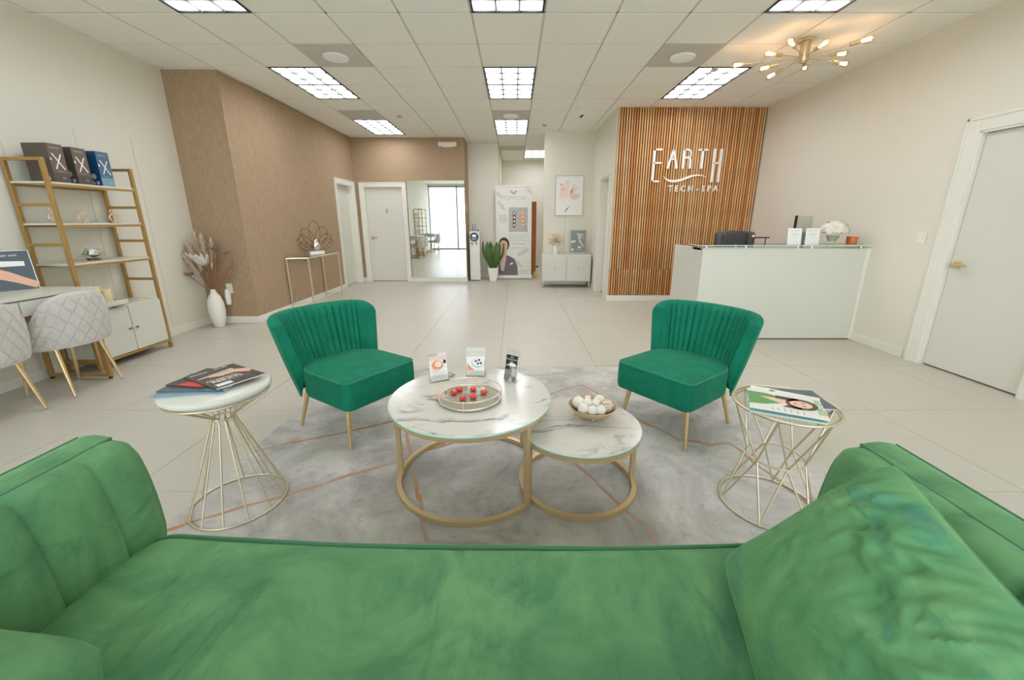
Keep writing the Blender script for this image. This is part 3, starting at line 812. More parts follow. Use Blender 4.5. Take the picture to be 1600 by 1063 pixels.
b.grid(lambda i, j: (bx[i], pl[j][0] + (.014 * abs(math.sin(PI * (bx[i] + .95) / .158)) ** .5 if j > 4 else 0), pl[j][1]), 121, len(pl), 'velvet_sofa')
obj('backrest', b, sofa, 50)
for x in (-1.05, 1.05):
    for y in (-.42, .34):
        b = B(); b.cyl((x, y, .10), (x, y, 0.0), .02, .013, 16, 'brass'); obj('leg', b, sofa, 50)

def pillow(name, label, o, ex, ey, w, h, th, seed, wamp, mat, rnd=.06):
    b = B(); n = 97
    def side(sg_):
        def fn(i, j):
            u = -1 + 2 * i / (n - 1); v = -1 + 2 * j / (n - 1); u = math.sin(u * PI / 2) * .35 + u * .65; v = math.sin(v * PI / 2) * .35 + v * .65
            x = w / 2 * u * (1 - .055 * (1 - v * v) * abs(u)); y = h / 2 * v * (1 - .055 * (1 - u * u) * abs(v))
            cn = 1 - rnd * (u * v) ** 6; x *= cn; y *= cn; f = ((1 - u ** 4) * (1 - v ** 4)) ** .55
            z = th / 2 * f * (.78 + .22 * (1 - u * u) * (1 - v * v))
            e = (1 - f) ** .5
            wx = u * 1.3 + .5 * noise.noise(Vector((u * 2, v * 2, seed + 9))); cr = 0
            for fr, am in ((4.5, 1.0), (9.0, .55), (17.0, .28)): cr += am * (1 - abs(noise.noise(Vector((wx * fr * .35, v * fr + u * 1.6, seed + fr)))) * 2.2)
            cr += .5 * noise.noise(Vector((u * 3, v * 3, seed)))
            z += wamp * cr * (.12 + 1.0 * max(0, min(1, u * .75 + .35))) * f
            return (x, y, sg_ * max(z, 0) if f > 0 else 0)
        return fn
    b.grid(side(1), n, n, mat); b.grid(lambda i, j: side(-1)(n - 1 - i, j), n, n, mat)
    q = obj(name, b, None, 60, weld=True); q.matrix_world = frame_m(o, ex, ey)
    rim = []
    for i in range(n - 1):
        rim.append((i, 0))
    pts = [side(1)(i, 0) for i in range(n - 1)] + [side(1)(n - 1, j) for j in range(n - 1)] + [side(1)(n - 1 - i, n - 1) for i in range(n - 1)] + [side(1)(0, n - 1 - j) for j in range(n - 1)]
    c = B(); c.tube(pts, .0016, 6, True, mat); obj('seam', c, q, 60)
    return tag(q, label, 'pillow', 'green pillows on the sofa')
A_ = Vector((.79, .715, .84)); B_ = Vector((.544, .825, .485)); V_ = Vector((-.10, -.45, -.07))
ctr = (A_ + B_) / 2 + V_ / 2
pillow('throw_pillow', 'crumpled green velvet pillow leaning on the sofa arm nearest the reception desk', ctr - Vector((.02, 0, -.01)), A_ - B_, -V_ , (A_ - B_).length * 1.02, V_.length * 1.0, .16, 2.3, .013, 'velvet_pillow')
pillow('throw_pillow', 'smooth green velvet pillow in the sofa corner nearest the shelves, mostly cut off', Vector((-.945, .342, .600)), Vector((1, .02, -.22)), Vector((.02, 1, -.10)), .50, .46, .20, 8.1, .003, 'velvet_sofa', .22)

# ------------------------------------------------------------------ nesting coffee tables
def coffee(label, x, y, z, R, Rr, posts, mar, arc=None):
    t = thing('coffee_table', label, 'table', (x, y, .007), 0, 'round marble nesting tables')
    z -= .007
    b = B(); b.lathe([(0, z - .012), (R - .004, z - .012), (R - .001, z - .010), (R - .001, z - .002), (R - .004, z), (0, z)], 96, mat=mar)
    s = obj('tabletop', b, t, 30)
    b = B(); b.lathe([(R - .001, z - .011), (R + .001, z - .009), (R + .001, z - .003), (R - .001, z - .001)], 96, mat='glass_edge'); obj('glass_rim', b, s, 30)
    b = B(); b.ring((0, 0, z - .025), Rr, .0165, 96, 4, 'gold_paint', True); obj('top_ring', b, t, 30)
    b = B()
    if arc: b.tube([(Rr * math.cos(a), Rr * math.sin(a), .0125) for a in [arc[0] + (arc[1] - arc[0]) * k / 80 for k in range(81)]], .017, 4, False, 'gold_paint', True)
    else: b.ring((0, 0, .0125), Rr, .017, 96, 4, 'gold_paint', True)
    obj('base_ring', b, t, 30)
    for a in posts:
        b = B(); b.M = Matrix.Translation((Rr * math.cos(a), Rr * math.sin(a), 0)) @ Matrix.Rotation(a, 4, 'Z'); b.box(-.012, .012, -.012, .012, .012, z - .02, 'gold_paint'); obj('leg', b, t, bevel=.002)
    return t
a1 = -.75
coffee('larger taller round marble coffee table with gold open ring base', -.222, 1.872, .462, .404, .382, (PI + .02, a1, math.radians(45)), 'marble_a', (math.radians(45), 2 * PI + a1))
coffee('smaller lower round marble coffee table with gold ring base', .323, 1.812, .342, .302, .288, (math.radians(208), math.radians(2), math.radians(85)), 'marble_b')

# mirrored tray, sweets, leaflet stands
TX, TY, TZ = -.222, 1.835, .462
tr = thing('mirror_tray', 'round gold-railed mirror tray holding red sweets on the coffee table', 'tray', (TX, TY, TZ))
b = B(); b.lathe([(0, .004), (.150, .004), (.150, .010), (0, .010)], 64, mat='tray_mirror'); obj('base', b, tr, 30)
b = B(); b.ring((0, 0, .012), .153, .0036, 64, 8, 'rose_gold'); obj('rim', b, tr, 60)
b = B(); b.ring((0, 0, .050), .155, .0028, 64, 8, 'rose_gold'); obj('rail', b, tr, 60)
for k in range(4):
    a = math.radians(-95 + 90 * k); b = B(); b.cyl((.156 * math.cos(a), .156 * math.sin(a), 0), (.156 * math.cos(a), .156 * math.sin(a), .054), .0032, mat='rose_gold', n=10); obj('post', b, tr, 60)
sw = [(-.085, .035, 'red sweet on the tray, nearest the left rail'), (-.062, .075, 'red sweet on the tray, rear left of the six'), (.008, .078, 'red sweet on the tray, nearest the rear post'), (.066, .038, 'red sweet on the tray, nearest the right rail'), (-.032, -.03, 'red sweet on the tray, beside the front post'), (.018, -.018, 'red sweet at the front of the tray, right of the front post')]
for k, (x, y, lab) in enumerate(sw):
    b = B(); b.lathe([(0, 0), (.010, .001), (.0165, .006), (.018, .010), (.0165, .014), (.012, .018), (0, .0195)], 20, mat='red_candy')
    o = tag(obj('sweet', b, None, 60), lab, 'candy', 'red sweets on the tray'); o.location = (TX + x, TY + y, TZ + .010); o.rotation_euler = (0, 0, k)
def leaflet(label, x, y, rz, w, h, hh, draw):
    t = thing('leaflet_stand', label, 'leaflet stand', (x, y, TZ), rz, 'leaflet stands on the coffee table')
    tl = Matrix.Rotation(-.22, 4, 'X')
    b = B(); b.M = tl; b.box(-w / 2 - .004, w / 2 + .004, .006, .008, .002, hh, 'acrylic'); b.box(-w / 2 - .004, w / 2 + .004, -.006, -.004, .002, .035, 'acrylic'); b.M = None
    b.box(-w / 2 - .004, w / 2 + .004, -.01, .055, 0, .002, 'acrylic'); b.add([(-w / 2 - .004, -.006, 0), (-w / 2 - .004, .055, 0), (-w / 2 - .004, .02, .05), (w / 2 + .004, -.006, 0), (w / 2 + .004, .055, 0), (w / 2 + .004, .02, .05)], [(0, 1, 2), (3, 4, 5)], 'acrylic')
    obj('holder', b, t)
    b = B(); b.M = tl; b.box(-w / 2, w / 2, -.002, .005, .004, h, 'paper_white'); b.M = tl @ frame_m((0, -.0026, .004), (1, 0, 0), (0, 0, 1)); draw(b, w, h); obj('leaflet', b, t)
def dr1(b, w, h):
    b.rect(-w / 2, h * .82, w / 2, h - .004, .0004, 'print_pink'); b.ell(-w * .05, h * .62, w * .33, h * .19, .0008, 'print_orange'); b.ell(w * .0, h * .66, w * .2, h * .12, .0012, 'print_peach'); b.rect(w * .3, h * .66, w * .45, h * .8, .0014, 'ink')
    b.ell(-w * .2, h * .42, w * .25, h * .06, .001, 'print_pink')
    for k in range(5): b.rect(-w * .38, h * (.32 - .055 * k), w * (.35 - .08 * (k % 2)), h * (.335 - .055 * k), .0006, 'ink_light')
def dr2(b, w, h):
    b.rect(-w / 2, h * .76, w / 2, h - .004, .0004, 'leaf_print'); b.ell(w * .12, h * .5, w * .36, h * .19, .0006, 'print_teal'); b.ell(w * .15, h * .53, w * .33, h * .16, .0009, 'paper_white')
    b.poly([(-w * .46, h * .22), (-w * .05, h * .22), (-w * .3, h * .36), (-w * .46, h * .5)], .001, 'print_orange')
    for (x, y) in ((.02, .58), (.2, .62), (.3, .5), (.14, .48)): b.ell(w * x, h * y, w * .07, h * .045, .0013, 'hair_brown', 12, .8)
    b.text('skin care', w * .17, 0, h * .82, .001, 'paper_white')
    for k in range(3): b.rect(-w * .35, h * (.14 - .05 * k), w * .4, h * (.152 - .05 * k), .0006, 'ink_light')
def dr3(b, w, h):
    b.rect(-w / 2, 0, w / 2, h - .004, .0004, 'ink_grey'); b.rect(-w / 2, h * .84, w / 2, h - .004, .0008, 'ink'); b.rect(-w / 2, h * .62, w / 2, h * .78, .0008, 'ink')
    b.ell(w * .1, h * .62, w * .32, h * .07, .0012, 'paper_white'); b.rect(-w * .46, h * .42, -w * .1, h * .54, .001, 'ink'); b.poly([(-w * .1, 0), (w * .22, 0), (w * .08, h * .2)], .001, 'print_peach'); b.rect(w * .1, h * .18, w * .45, h * .5, .0009, 'ink_light')
    b.text('X', h * .2, 0, h * .62, .0014, 'paper_white'); b.text('SPA', h * .08, 0, h * .87, .0014, 'paper_white')
leaflet('clear leaflet stand with orange and white card, nearest the left green chair', -.412, 2.06, .46, .098, .140, .156, dr1)
leaflet('clear leaflet stand with teal and orange card, middle of three', -.222, 2.135, .0, .100, .144, .165, dr2)
leaflet('clear leaflet stand with black and grey card, nearest the small table', -.028, 2.055, -.62, .078, .148, .182, dr3)

# bowl of decorative balls
bw = thing('decorative_bowl', 'small footed gold bowl of white balls on the lower coffee table', 'bowl', (.395, 1.862, .342))
b = B(); b.lathe([(0, .012), (.03, .013), (.065, .022), (.098, .042), (.118, .068), (.122, .075), (.118, .075), (.112, .066), (.092, .044), (.06, .028), (0, .020)], 48, mat='gold_paint'); obj('bowl', b, bw, 50)
for k in range(3):
    a = -PI / 2 + 2 * PI * k / 3; b = B(); b.ball((.04 * math.cos(a), .04 * math.sin(a), .007), .007, 10, 8, 'chrome'); obj('foot', b, bw, 60)
bl = [(-.066, .030, .073, .033, 'ball_white', 'large smooth white ball at the left rim of the gold bowl'), (-.012, .06, .070, .026, 'rose_gold', 'coppery shiny ball at the back of the gold bowl'), (.045, .045, .076, .030, 'ball_white', 'pale white ball at the back right of the gold bowl'),
      (.070, -.015, .076, .035, 'speck', 'brown speckled ball at the right rim of the gold bowl'), (.020, .005, .082, .024, 'ball_white', 'white ball in the centre of the bowl, beside the speckled ball'), (-.022, .008, .082, .023, 'ball_white', 'white ball in the centre of the bowl, beside the large ball'),
      (-.052, -.034, .070, .028, 'ball_white', 'white ball at the front left of the gold bowl'), (-.008, -.048, .066, .026, 'ball_white', 'white ball at the very front of the gold bowl'), (.034, -.048, .067, .026, 'ball_white', 'white ball at the front right of the bowl, before the speckled ball')]
d = Nd('speck'); vo = d.n('ShaderNodeTexVoronoi'); vo.inputs['Scale'].default_value = 160; d.l(d.coord(), vo.inputs['Vector'])
d.set(Base_Color=d.mix(d.ramp(vo.outputs['Distance'], [(0.35, 0.0), (0.5, 1.0)]), C('#6e5238'), C('#e6d6bf')), Roughness=.8)
for x, y, z, r, m, lab in bl:
    b = B(); b.ball((0, 0, 0), r, 24, 16, m)
    if m == 'ball_white':
        b.v = [tuple(Vector(p) * (1 + .035 * noise.noise(Vector(p) * 160 + Vector((x * 90, y * 90, 0))))) for p in b.v]
    o = tag(obj('decorative_ball', b, None, 60), lab, 'ball', 'balls in the gold bowl'); o.location = (.395 + x, 1.862 + y, .342 + z)

# ------------------------------------------------------------------ side tables
st = thing('drum_side_table', 'side table with thick white top on flared gold wire rods', 'table', (-1.33, 1.66, .0))
b = B(); b.lathe([(0, .568), (.12, .569), (.175, .572), (.200, .578), (.209, .588), (.211, .598), (.207, .606), (.196, .611), (0, .612)], 64, mat='lacquer_white'); obj('top', b, st, 50)
b = B(); b.ring((0, 0, .570), .199, .005, 64, 8, 'champagne'); obj('top_ring', b, st, 60)
b = B(); b.ring((0, 0, .455), .043, .004, 40, 8, 'champagne'); obj('neck_ring', b, st, 60)
b = B(); b.ring((0, 0, .0115), .200, .0045, 72, 8, 'champagne'); obj('base_ring', b, st, 60)
for k in range(13):
    a = 2 * PI * (k + .3) / 13; c, s = math.cos(a), math.sin(a)
    b = B(); b.tube([(.200 * c, .200 * s, .0115), (.047 * c, .047 * s, .445), (.044 * c, .044 * s, .456), (.050 * c, .050 * s, .466), (.194 * c, .194 * s, .568)], .0034, 8, mat='champagne'); obj('rod', b, st, 60)
s2 = thing('hourglass_side_table', 'round glass side table on crossed champagne wire hourglass frame', 'table', (1.213, 1.645, .007))
b = B(); b.lathe([(0, .513), (.196, .513), (.196, .521), (0, .521)], 72, mat='clear_glass'); obj('glass_top', b, s2, 30)
for nm, R, z, r in (('top_ring', .207, .517, .006), ('lip_ring', .196, .510, .0045), ('waist_ring', .117, .255, .0045), ('base_ring', .205, .006, .005)):
    b = B(); b.ring((0, 0, z), R, r, 72, 8, 'champagne'); obj(nm, b, s2, 60)
A0 = math.radians(-69)
for k in range(6):
    am = A0 + PI / 6 + PI / 3 * k
    for q in (-1, 1):
        an = am + q * PI / 6
        for z0 in (.510, .006):
            R0 = .203
            b = B(); b.cyl((.117 * math.cos(am), .117 * math.sin(am), .255), (R0 * math.cos(an), R0 * math.sin(an), z0), .0042, mat='champagne', n=8); obj('rod', b, s2, 60)
    an = A0 + PI / 3 * k
    b = B(); b.ball((.205 * math.cos(an), .205 * math.sin(an), .006), .008, 10, 8, 'champagne'); obj('foot', b, s2, 60)

# magazines
def magazine(label, group, x, y, z, rz, w, h, th, cover, draw=None):
    o = thing('magazine', label, 'magazine', (x, y, z), rz, group)
    b = B(); b.box(-w / 2 + .001, w / 2 - .001, -h / 2 + .001, h / 2 - .001, .0006, th - .0006, 'paper_white'); obj('pages', b, o)
    b = B(); b.box(-w / 2, w / 2, -h / 2, h / 2, th - .0006, th, cover); b.box(-w / 2, w / 2, -h / 2, h / 2, 0, .0006, cover); b.box(-w / 2 - .0005, -w / 2, -h / 2, h / 2, 0, th, cover)
    if draw: b.M = Matrix.Translation((0, 0, th)); draw(b, w, h)
    obj('cover', b, o); return o
def m_hand(b, w, h):
    b.rect(-w * .44, h * .40, -w * .1, h * .425, .0004, 'paper_white'); b.text('spa life', .022, w * .18, h * .42, .0005, 'paper_white')
    b.stroke([(-w * .44, h * .14), (w * .3, h * .23)], [.012, .026], .0003, .0008, 'ink_light')
    b.stroke([(-w * .25, h * .12), (-w * .05, h * .08), (w * .25, h * .10), (w * .5, -h * .08)], [.014, .036, .045, .055], .0002, .0006, 'skin')
    b.text('ADVANCED', .024, -w * .12, -h * .12, .0005, 'candle', bold=.0006); b.text('RESULTS', .032, -w * .08, -h * .22, .0005, 'paper_white', bold=.001)
    b.rect(-w * .3, -h * .27, w * .3, -h * .26, .0004, 'ink_light'); b.rect(-w * .42, -h * .44, -w * .12, -h * .32, .0005, 'paper_white')
def m_red(b, w, h):
    b.poly([(-w * .5, -h * .1), (w * .5, -h * .3), (w * .5, -h * .02), (-w * .5, h * .3)], .0003, 'print_red'); b.ell(-w * .2, h * .02, .03, .02, .0006, 'candle'); b.rect(-w * .4, -h * .45, w * .2, -h * .42, .0004, 'paper_white')
def m_blue(b, w, h):
    b.rect(-w * .5, -h * .5, w * .5, -h * .2, .0003, 'print_blue'); b.text('relax', .03, -w * .15, -h * .38, .0005, 'paper_white'); b.ell(w * .2, -h * .3, .04, .02, .0005, 'print_grey')
MG = 'magazines on the white drum table'
mz = .612
magazine('pale grey-blue magazine at the bottom of the fanned pile', MG, -1.384, 1.640, mz, 1.775, .205, .275, .005, 'print_blue', m_blue)
magazine('dark teal magazine second from the bottom of the fanned pile', MG, -1.378, 1.668, mz + .0055, 1.62, .205, .275, .006, 'slate_cover', m_blue)
magazine('magazine with bright red cover band under the top magazine', MG, -1.365, 1.698, mz + .012, 1.43, .205, .275, .006, 'dark_cover', m_red)
magazine('black magazine with a hand holding a device, top of the pile', MG, -1.322, 1.712, mz + .0185, 1.07, .206, .276, .006, 'dark_cover', m_hand)
def m_lady(b, w, h):
    b.rect(-w * .5, -h * .5, w * .5, h * .5, .0002, 'banner_cream')
    b.poly([(-w * .34, -h * .5), (w * .30, -h * .5), (w * .24, -h * .28), (w * .05, h * .0), (-w * .2, h * .02), (-w * .34, -h * .22)], .0004, 'print_green')
    b.poly([(-w * .14, -h * .34), (w * .10, -h * .05), (w * .06, h * .12), (-w * .12, h * .12), (-w * .16, -h * .08)], .0007, 'skin_light')
    b.ell(-.002, h * .22, w * .26, h * .21, .0009, 'hair_brown'); b.poly([(-w * .27, h * .2), (-w * .1, h * .2), (-w * .14, -h * .12), (-w * .3, -h * .1)], .0009, 'hair_brown'); b.poly([(w * .12, h * .2), (w * .26, h * .2), (w * .24, -h * .05), (w * .13, h * .02)], .0009, 'hair_brown')
    b.ell(0, h * .21, w * .165, h * .15, .0012, 'skin_light')
    for s in (-1, 1): b.ell(s * w * .07, h * .235, w * .03, h * .009, .0015, 'hair_brown', 10); b.ell(s * w * .07, h * .258, w * .04, h * .006, .0015, 'hair_brown', 10)
    b.ell(0, h * .13, w * .05, h * .012, .0015, 'print_red', 12); b.ell(0, h * .185, w * .02, h * .012, .0014, 'skin', 10)
    b.text('WELLNESS', .034, -w * .0, h * .40, .0005, 'print_green', bold=.0006)
    for k in range(6): b.rect(w * .33, h * (.2 - .08 * k), w * .46, h * (.21 - .08 * k), .0004, 'ink_grey')
MH = 'magazines on the glass side table'; mz = .7 - .7 + .5295
magazine('magazine with aqua edge at the bottom of the glass table pile', MH, 1.168, 1.592, mz, -2.0, .20, .27, .006, 'print_teal')
magazine('dark grey magazine sticking out behind the pile on the glass table', MH, 1.262, 1.675, mz + .0065, -1.72, .20, .265, .005, 'slate_cover', m_blue)
magazine('white magazine with brown stripe, second from top on glass table', MH, 1.205, 1.650, mz + .012, -2.16, .20, .27, .005, 'paper_white', lambda b, w, h: b.stroke([(-w * .4, -h * .2), (w * .3, h * .3)], .02, .0002, .0005, 'hair_brown'))
magazine('magazine with a smiling woman in green on top of the glass table', MH, 1.180, 1.604, mz + .0175, -2.03, .225, .278, .005, 'paper_white', m_lady)

# ------------------------------------------------------------------ reception counter
rd = thing('reception_desk', 'long white lacquered reception counter before the slat wall', 'reception desk', (2.95, 4.80, 0))
b = B(); b.box(-.90, .925, -.37, -.33, .012, 1.03, 'lacquer_white'); obj('front_panel', b, rd, bevel=.003)
b = B(); b.box(-.90, -.86, -.33, .42, .012, 1.03, 'lacquer_white'); obj('side_panel', b, rd, bevel=.003)
b = B(); b.box(.885, .915, -.33, .42, .012, 1.03, 'lacquer_white'); obj('side_panel', b, rd, bevel=.003)
b = B(); b.box(.878, .918, -.384, -.37, .012, 1.03, 'trim_white'); obj('corner_trim', b, rd, bevel=.003)
b = B(); b.box(-.90, .925, -.33, -.10, 1.005, 1.03, 'lacquer_white'); b.box(-.86, .885, -.33, .42, .71, .74, 'lacquer_white'); obj('worktop', b, rd, bevel=.003)
b = B(); b.box(-.895, .91, -.362, -.30, 0, .012, 'dark_gap'); obj('plinth', b, rd)
b = B(); b.box(-.935, .905, -.40, -.06, 1.058, 1.068, 'green_glass'); g_ = obj('glass_shelf', b, rd)
b = B(); b.box(-.935, .905, -.4008, -.3995, 1.058, 1.068, 'glass_edge'); b.box(-.9358, -.935, -.40, -.06, 1.058, 1.068, 'glass_edge'); obj('glass_edge', b, g_)
for x in (-.85, -.42, .15, .30, .84):
    for y in (-.335, -.13):
        b = B(); b.cyl((x, y, 1.03), (x, y, 1.058), .013, mat='chrome', n=16); obj('standoff', b, rd, 40)
GZ = 1.068
def counter_sign(label, x):
    t = thing('counter_sign', label, 'sign', (x, 4.50, GZ), 0, 'white signs on the counter')
    b = B(); b.M = Matrix.Rotation(-.12, 4, 'X'); b.box(-.075, .075, 0, .004, 0, .175, 'paper_white')
    b.M = b.M @ frame_m((0, -.0004, 0), (1, 0, 0), (0, 0, 1))
    b.text('please review us', .014, 0, .145, .0003, 'ink_grey'); b.rect(-.04, .118, .04, .121, .0003, 'ink_light'); b.rect(-.05, .106, .05, .109, .0003, 'ink_light'); b.rect(-.03, .094, .03, .096, .0003, 'ink_light')
    obj('card', b, t)
    b = B(); b.box(-.075, .075, .0, .05, 0, .003, 'acrylic'); obj('base', b, t)
counter_sign('white card sign on the counter, in front of the monitor edge', 3.075)
counter_sign('white card sign on the counter, beside the white flowers', 3.272)
fv = thing('flower_vase', 'white hydrangea ball in a clear glass vase on the counter', 'vase', (3.53, 4.56, GZ))
b = B(); b.lathe([(0, 0), (.052, 0), (.055, .012), (.045, .03), (.04, .042), (.058, .07), (.066, .10), (.062, .104), (.052, .07), (.034, .044), (.04, .016), (0, .012)], 32, mat='clear_glass'); obj('vase', b, fv, 40)
b = B(); b.lathe([(0, .03), (.032, .034), (.048, .06), (.056, .088), (0, .092)], 24, mat='ink_light'); obj('pebble_fill', b, fv, 50)
b = B(); rr = random.Random(4)
for k in range(150):
    a = rr.uniform(0, 2 * PI); t_ = math.acos(rr.uniform(-.05, 1)); R = .142
    p = Vector((R * math.sin(t_) * math.cos(a), R * math.sin(t_) * math.sin(a) * .9, .135 + .115 * math.cos(t_)))
    nrm = (p - Vector((0, 0, .12))).normalized(); b.M = frame_m(p, nrm.orthogonal(), nrm.cross(nrm.orthogonal())) @ Matrix.Rotation(rr.uniform(0, 3), 4, 'Z')
    for q in range(4):
        an = PI / 2 * q; c, s = math.cos(an), math.sin(an)
        b.add([(0, 0, 0), (.016 * c - .010 * s, .016 * s + .010 * c, .006), (.026 * c, .026 * s, .003), (.016 * c + .010 * s, .016 * s - .010 * c, .006)], [(0, 3, 2, 1)], 'flower_white')
b.M = None; b.lathe([(0, .115), (.09, .118), (.125, .135), (.12, .18), (.08, .225), (0, .24)], 20, mat='flower_white'); obj('bloom', b, fv)
cd = thing('candle', 'amber orange candle tumbler on the counter beside the flowers', 'candle', (3.72, 4.52, GZ))
b = B(); b.lathe([(0, 0), (.045, 0), (.049, .01), (.052, .082), (.050, .085), (.048, .082), (.046, .03), (0, .028)], 32, mat='amber'); obj('tumbler', b, cd, 40)
b = B(); b.lathe([(0, .03), (.0455, .03), (.047, .074), (0, .074)], 28, mat='amber_dark'); obj('wax', b, cd, 40)
# things behind the counter
mo = thing('computer_monitor', 'white-backed monitor with a black edge behind the counter', 'monitor', (3.44, 4.93, .74), math.radians(6))
b = B(); b.box(-.105, .105, .008, .02, .36, .635, 'black'); obj('screen', b, mo, bevel=.003)
b = B(); b.box(-.105, .105, -.012, .008, .36, .635, 'grey_plate'); obj('back', b, mo, bevel=.006)
b = B(); b.box(-.107, -.096, -.014, .022, .355, .64, 'black'); obj('bezel', b, mo, bevel=.002)
b = B(); b.box(-.025, .025, -.03, -.012, .02, .45, 'aluminium'); b.box(-.10, .10, -.09, .09, 0, .012, 'aluminium'); obj('stand', b, mo, bevel=.003)
oc = thing('office_chair', 'charcoal padded office chair behind the counter', 'chair', (3.10, 5.55, 0), PI)
b = B(); pl = plan_rr(-.27, .27, -.25, .26, (.08,) * 4); obj('seat', pad(pl, .44, .54, .04, .02, 'leather'), oc, 50)
for (x0, x1, q) in ((-.185, .185, 0), (-.265, -.165, 1), (.165, .265, 1)):
    b = B(); pl = plan_rr(x0, x1, -.32 + .02 * q, -.21 + .045 * q, (.045,) * 4, 6); pad(pl, .56, 1.185 - .012 * q, .045, .006, 'leather', b); obj('backrest', b, oc, 50)
for s in (-1, 1):
    b = B(); b.box(s * .29 - .03, s * .29 + .03, -.15, .15, .70, .735, 'leather'); b.box(s * .28 - .012, s * .28 + .012, -.05, .05, .46, .70, 'black'); obj('armrest', b, oc, bevel=.012)
b = B(); b.cyl((0, 0, .10), (0, 0, .45), .028, mat='black'); obj('column', b, oc, 40)
b = B()
for k in range(5):
    a = 2 * PI * k / 5; b.tube([(0, 0, .11), (.29 * math.cos(a), .29 * math.sin(a), .07)], [.03, .018], 8, mat='black'); b.ball((.29 * math.cos(a), .29 * math.sin(a), .03), .03, 12, 8, 'black')
obj('base', b, oc, 50)
pt = thing('desk_lamp', 'low black bar lamp behind the counter beside the office chair', 'lamp', (3.01, 5.05, .74))
b = B(); b.box(-.09, .12, -.02, .02, .375, .388, 'black'); obj('lamp_head', b, pt, bevel=.004)
b = B(); b.cyl((.08, 0, .012), (.08, 0, .38), .006, mat='black'); b.cyl((.08, 0, 0), (.08, 0, .012), .06, mat='black', n=24); obj('stem', b, pt, 40)
b = B(); b.cyl((-.075, 0, .388), (-.075, 0, .415), .016, .012, 14, 'rose_gold'); obj('knob', b, pt, 40)

# ------------------------------------------------------------------ back of the room
mi = thing('wall_mirror', 'tall frameless mirror on the brown back wall reflecting bright windows', 'mirror', (-1.685, 9.03, 0))
b = B(); b.box(-.612, .612, -.012, 0, .095, 2.15, 'mirror'); obj('mirror_glass', b, mi)
b = B(); b.box(-.615, .615, -.004, .02, .092, 2.153, 'ink_grey'); obj('backing', b, mi)
b = B(); b.box(-.625, .625, -.03, .02, 0, .092, 'trim_white'); obj('plinth', b, mi, bevel=.004)
wc = thing('water_dispenser', 'slim white floor water dispenser with round dark panel beside the mirror', 'water dispenser', (-.895, 9.30, 0))
b = B(); b.box(-.115, .115, -.14, .14, .015, 1.10, 'white_plastic'); obj('body', b, wc, bevel=.012)
b = B(); b.box(-.105, .105, -.142, -.139, .03, .66, 'trim_white'); b.box(-.09, .09, -.13, .13, 0, .015, 'black'); obj('front_panel', b, wc, bevel=.001)
b = B(); b.M = frame_m((-.005, -.14, .975), (1, 0, 0), (0, 0, 1)); b.lathe([(0, .0), (.098, .0), (.1, .004), (.092, .012), (.085, .006), (0, .002)], 36, mat='slate_cover'); b.ell(0, .03, .045, .02, .009, 'silver_egg'); b.ell(0, -.03, .06, .03, .009, 'print_blue'); obj('dispensing_panel', b, wc, 40)
for (x, z) in ((-.05, .845), (.05, .845), (-.05, .81), (.05, .81), (-.075, .845), (.025, .845)):
    b = B(); b.cyl((x, -.139, z), (x, -.15, z), .012, mat='ink', n=12); obj('button', b, wc, 40)
for x in (-.045, .01):
    b = B(); b.cyl((x, 0, 1.10), (x + .004, 0, 1.26), .014, .006, 12, 'aluminium'); obj('tap', b, wc, 40)
b = B(); b.cyl((.075, -.06, 1.10), (.075, -.06, 1.135), .014, mat='black'); obj('knob', b, wc, 40)
# potted agave
pg = thing('potted_plant', 'green agave plant in a tapered white square pot beside the banner', 'plant', (-.485, 9.17, 0))
b = B(); b.add([(-.075, -.075, 0), (.075, -.075, 0), (.075, .075, 0), (-.075, .075, 0), (-.118, -.118, .30), (.118, -.118, .30), (.118, .118, .30), (-.118, .118, .30), (-.105, -.105, .30), (.105, -.105, .30), (.105, .105, .30), (-.105, .105, .30), (-.10, -.10, .27), (.10, -.10, .27), (.10, .10, .27), (-.10, .10, .27)],
    [(0, 3, 2, 1), (0, 1, 5, 4), (1, 2, 6, 5), (2, 3, 7, 6), (3, 0, 4, 7), (4, 5, 9, 8), (5, 6, 10, 9), (6, 7, 11, 10), (7, 4, 8, 11), (8, 9, 13, 12), (9, 10, 14, 13), (10, 11, 15, 14), (11, 8, 12, 15), (12, 13, 14, 15)], 'vase_white'); obj('pot', b, pg, bevel=.006)
b = B(); b.lathe([(0, .272), (.09, .272), (.085, .30), (.05, .34), (0, .36)], 16, mat='soil'); obj('soil', b, pg, 50)
rr = random.Random(11)
for k in range(19):
    ring_ = 0 if k < 9 else (1 if k < 15 else 2); a = 2 * PI * (k * .618 + .1); ln = (.58, .56, .42)[ring_] * rr.uniform(.9, 1.05); out = (.22, .14, .05)[ring_]; w = (.075, .070, .055)[ring_]
    def lf(i, j):
        t_ = j / 9; wd = w * (math.sin(PI * min(1, .25 + t_ * .75)) ** .6 if t_ < .999 else 0.0); bow = out * (math.sin(t_ * PI * .62) ** 1.2) + .05 * max(0, t_ - .75)
        x = (i - 2) / 2 * wd; y = .02 + bow + .012 * abs(i - 2) ** 1.5 * (1 - t_); z = .30 + ln * t_
        return (x * math.cos(a) - y * math.sin(a), x * math.sin(a) + y * math.cos(a), z)
    b = B(); b.grid(lf, 5, 10, 'leaf_bright' if ring_ == 2 else 'leaf_dark'); o = obj('leaf', b, pg, 70)
    sm_ = o.modifiers.new('thick', 'SOLIDIFY'); sm_.thickness = .006
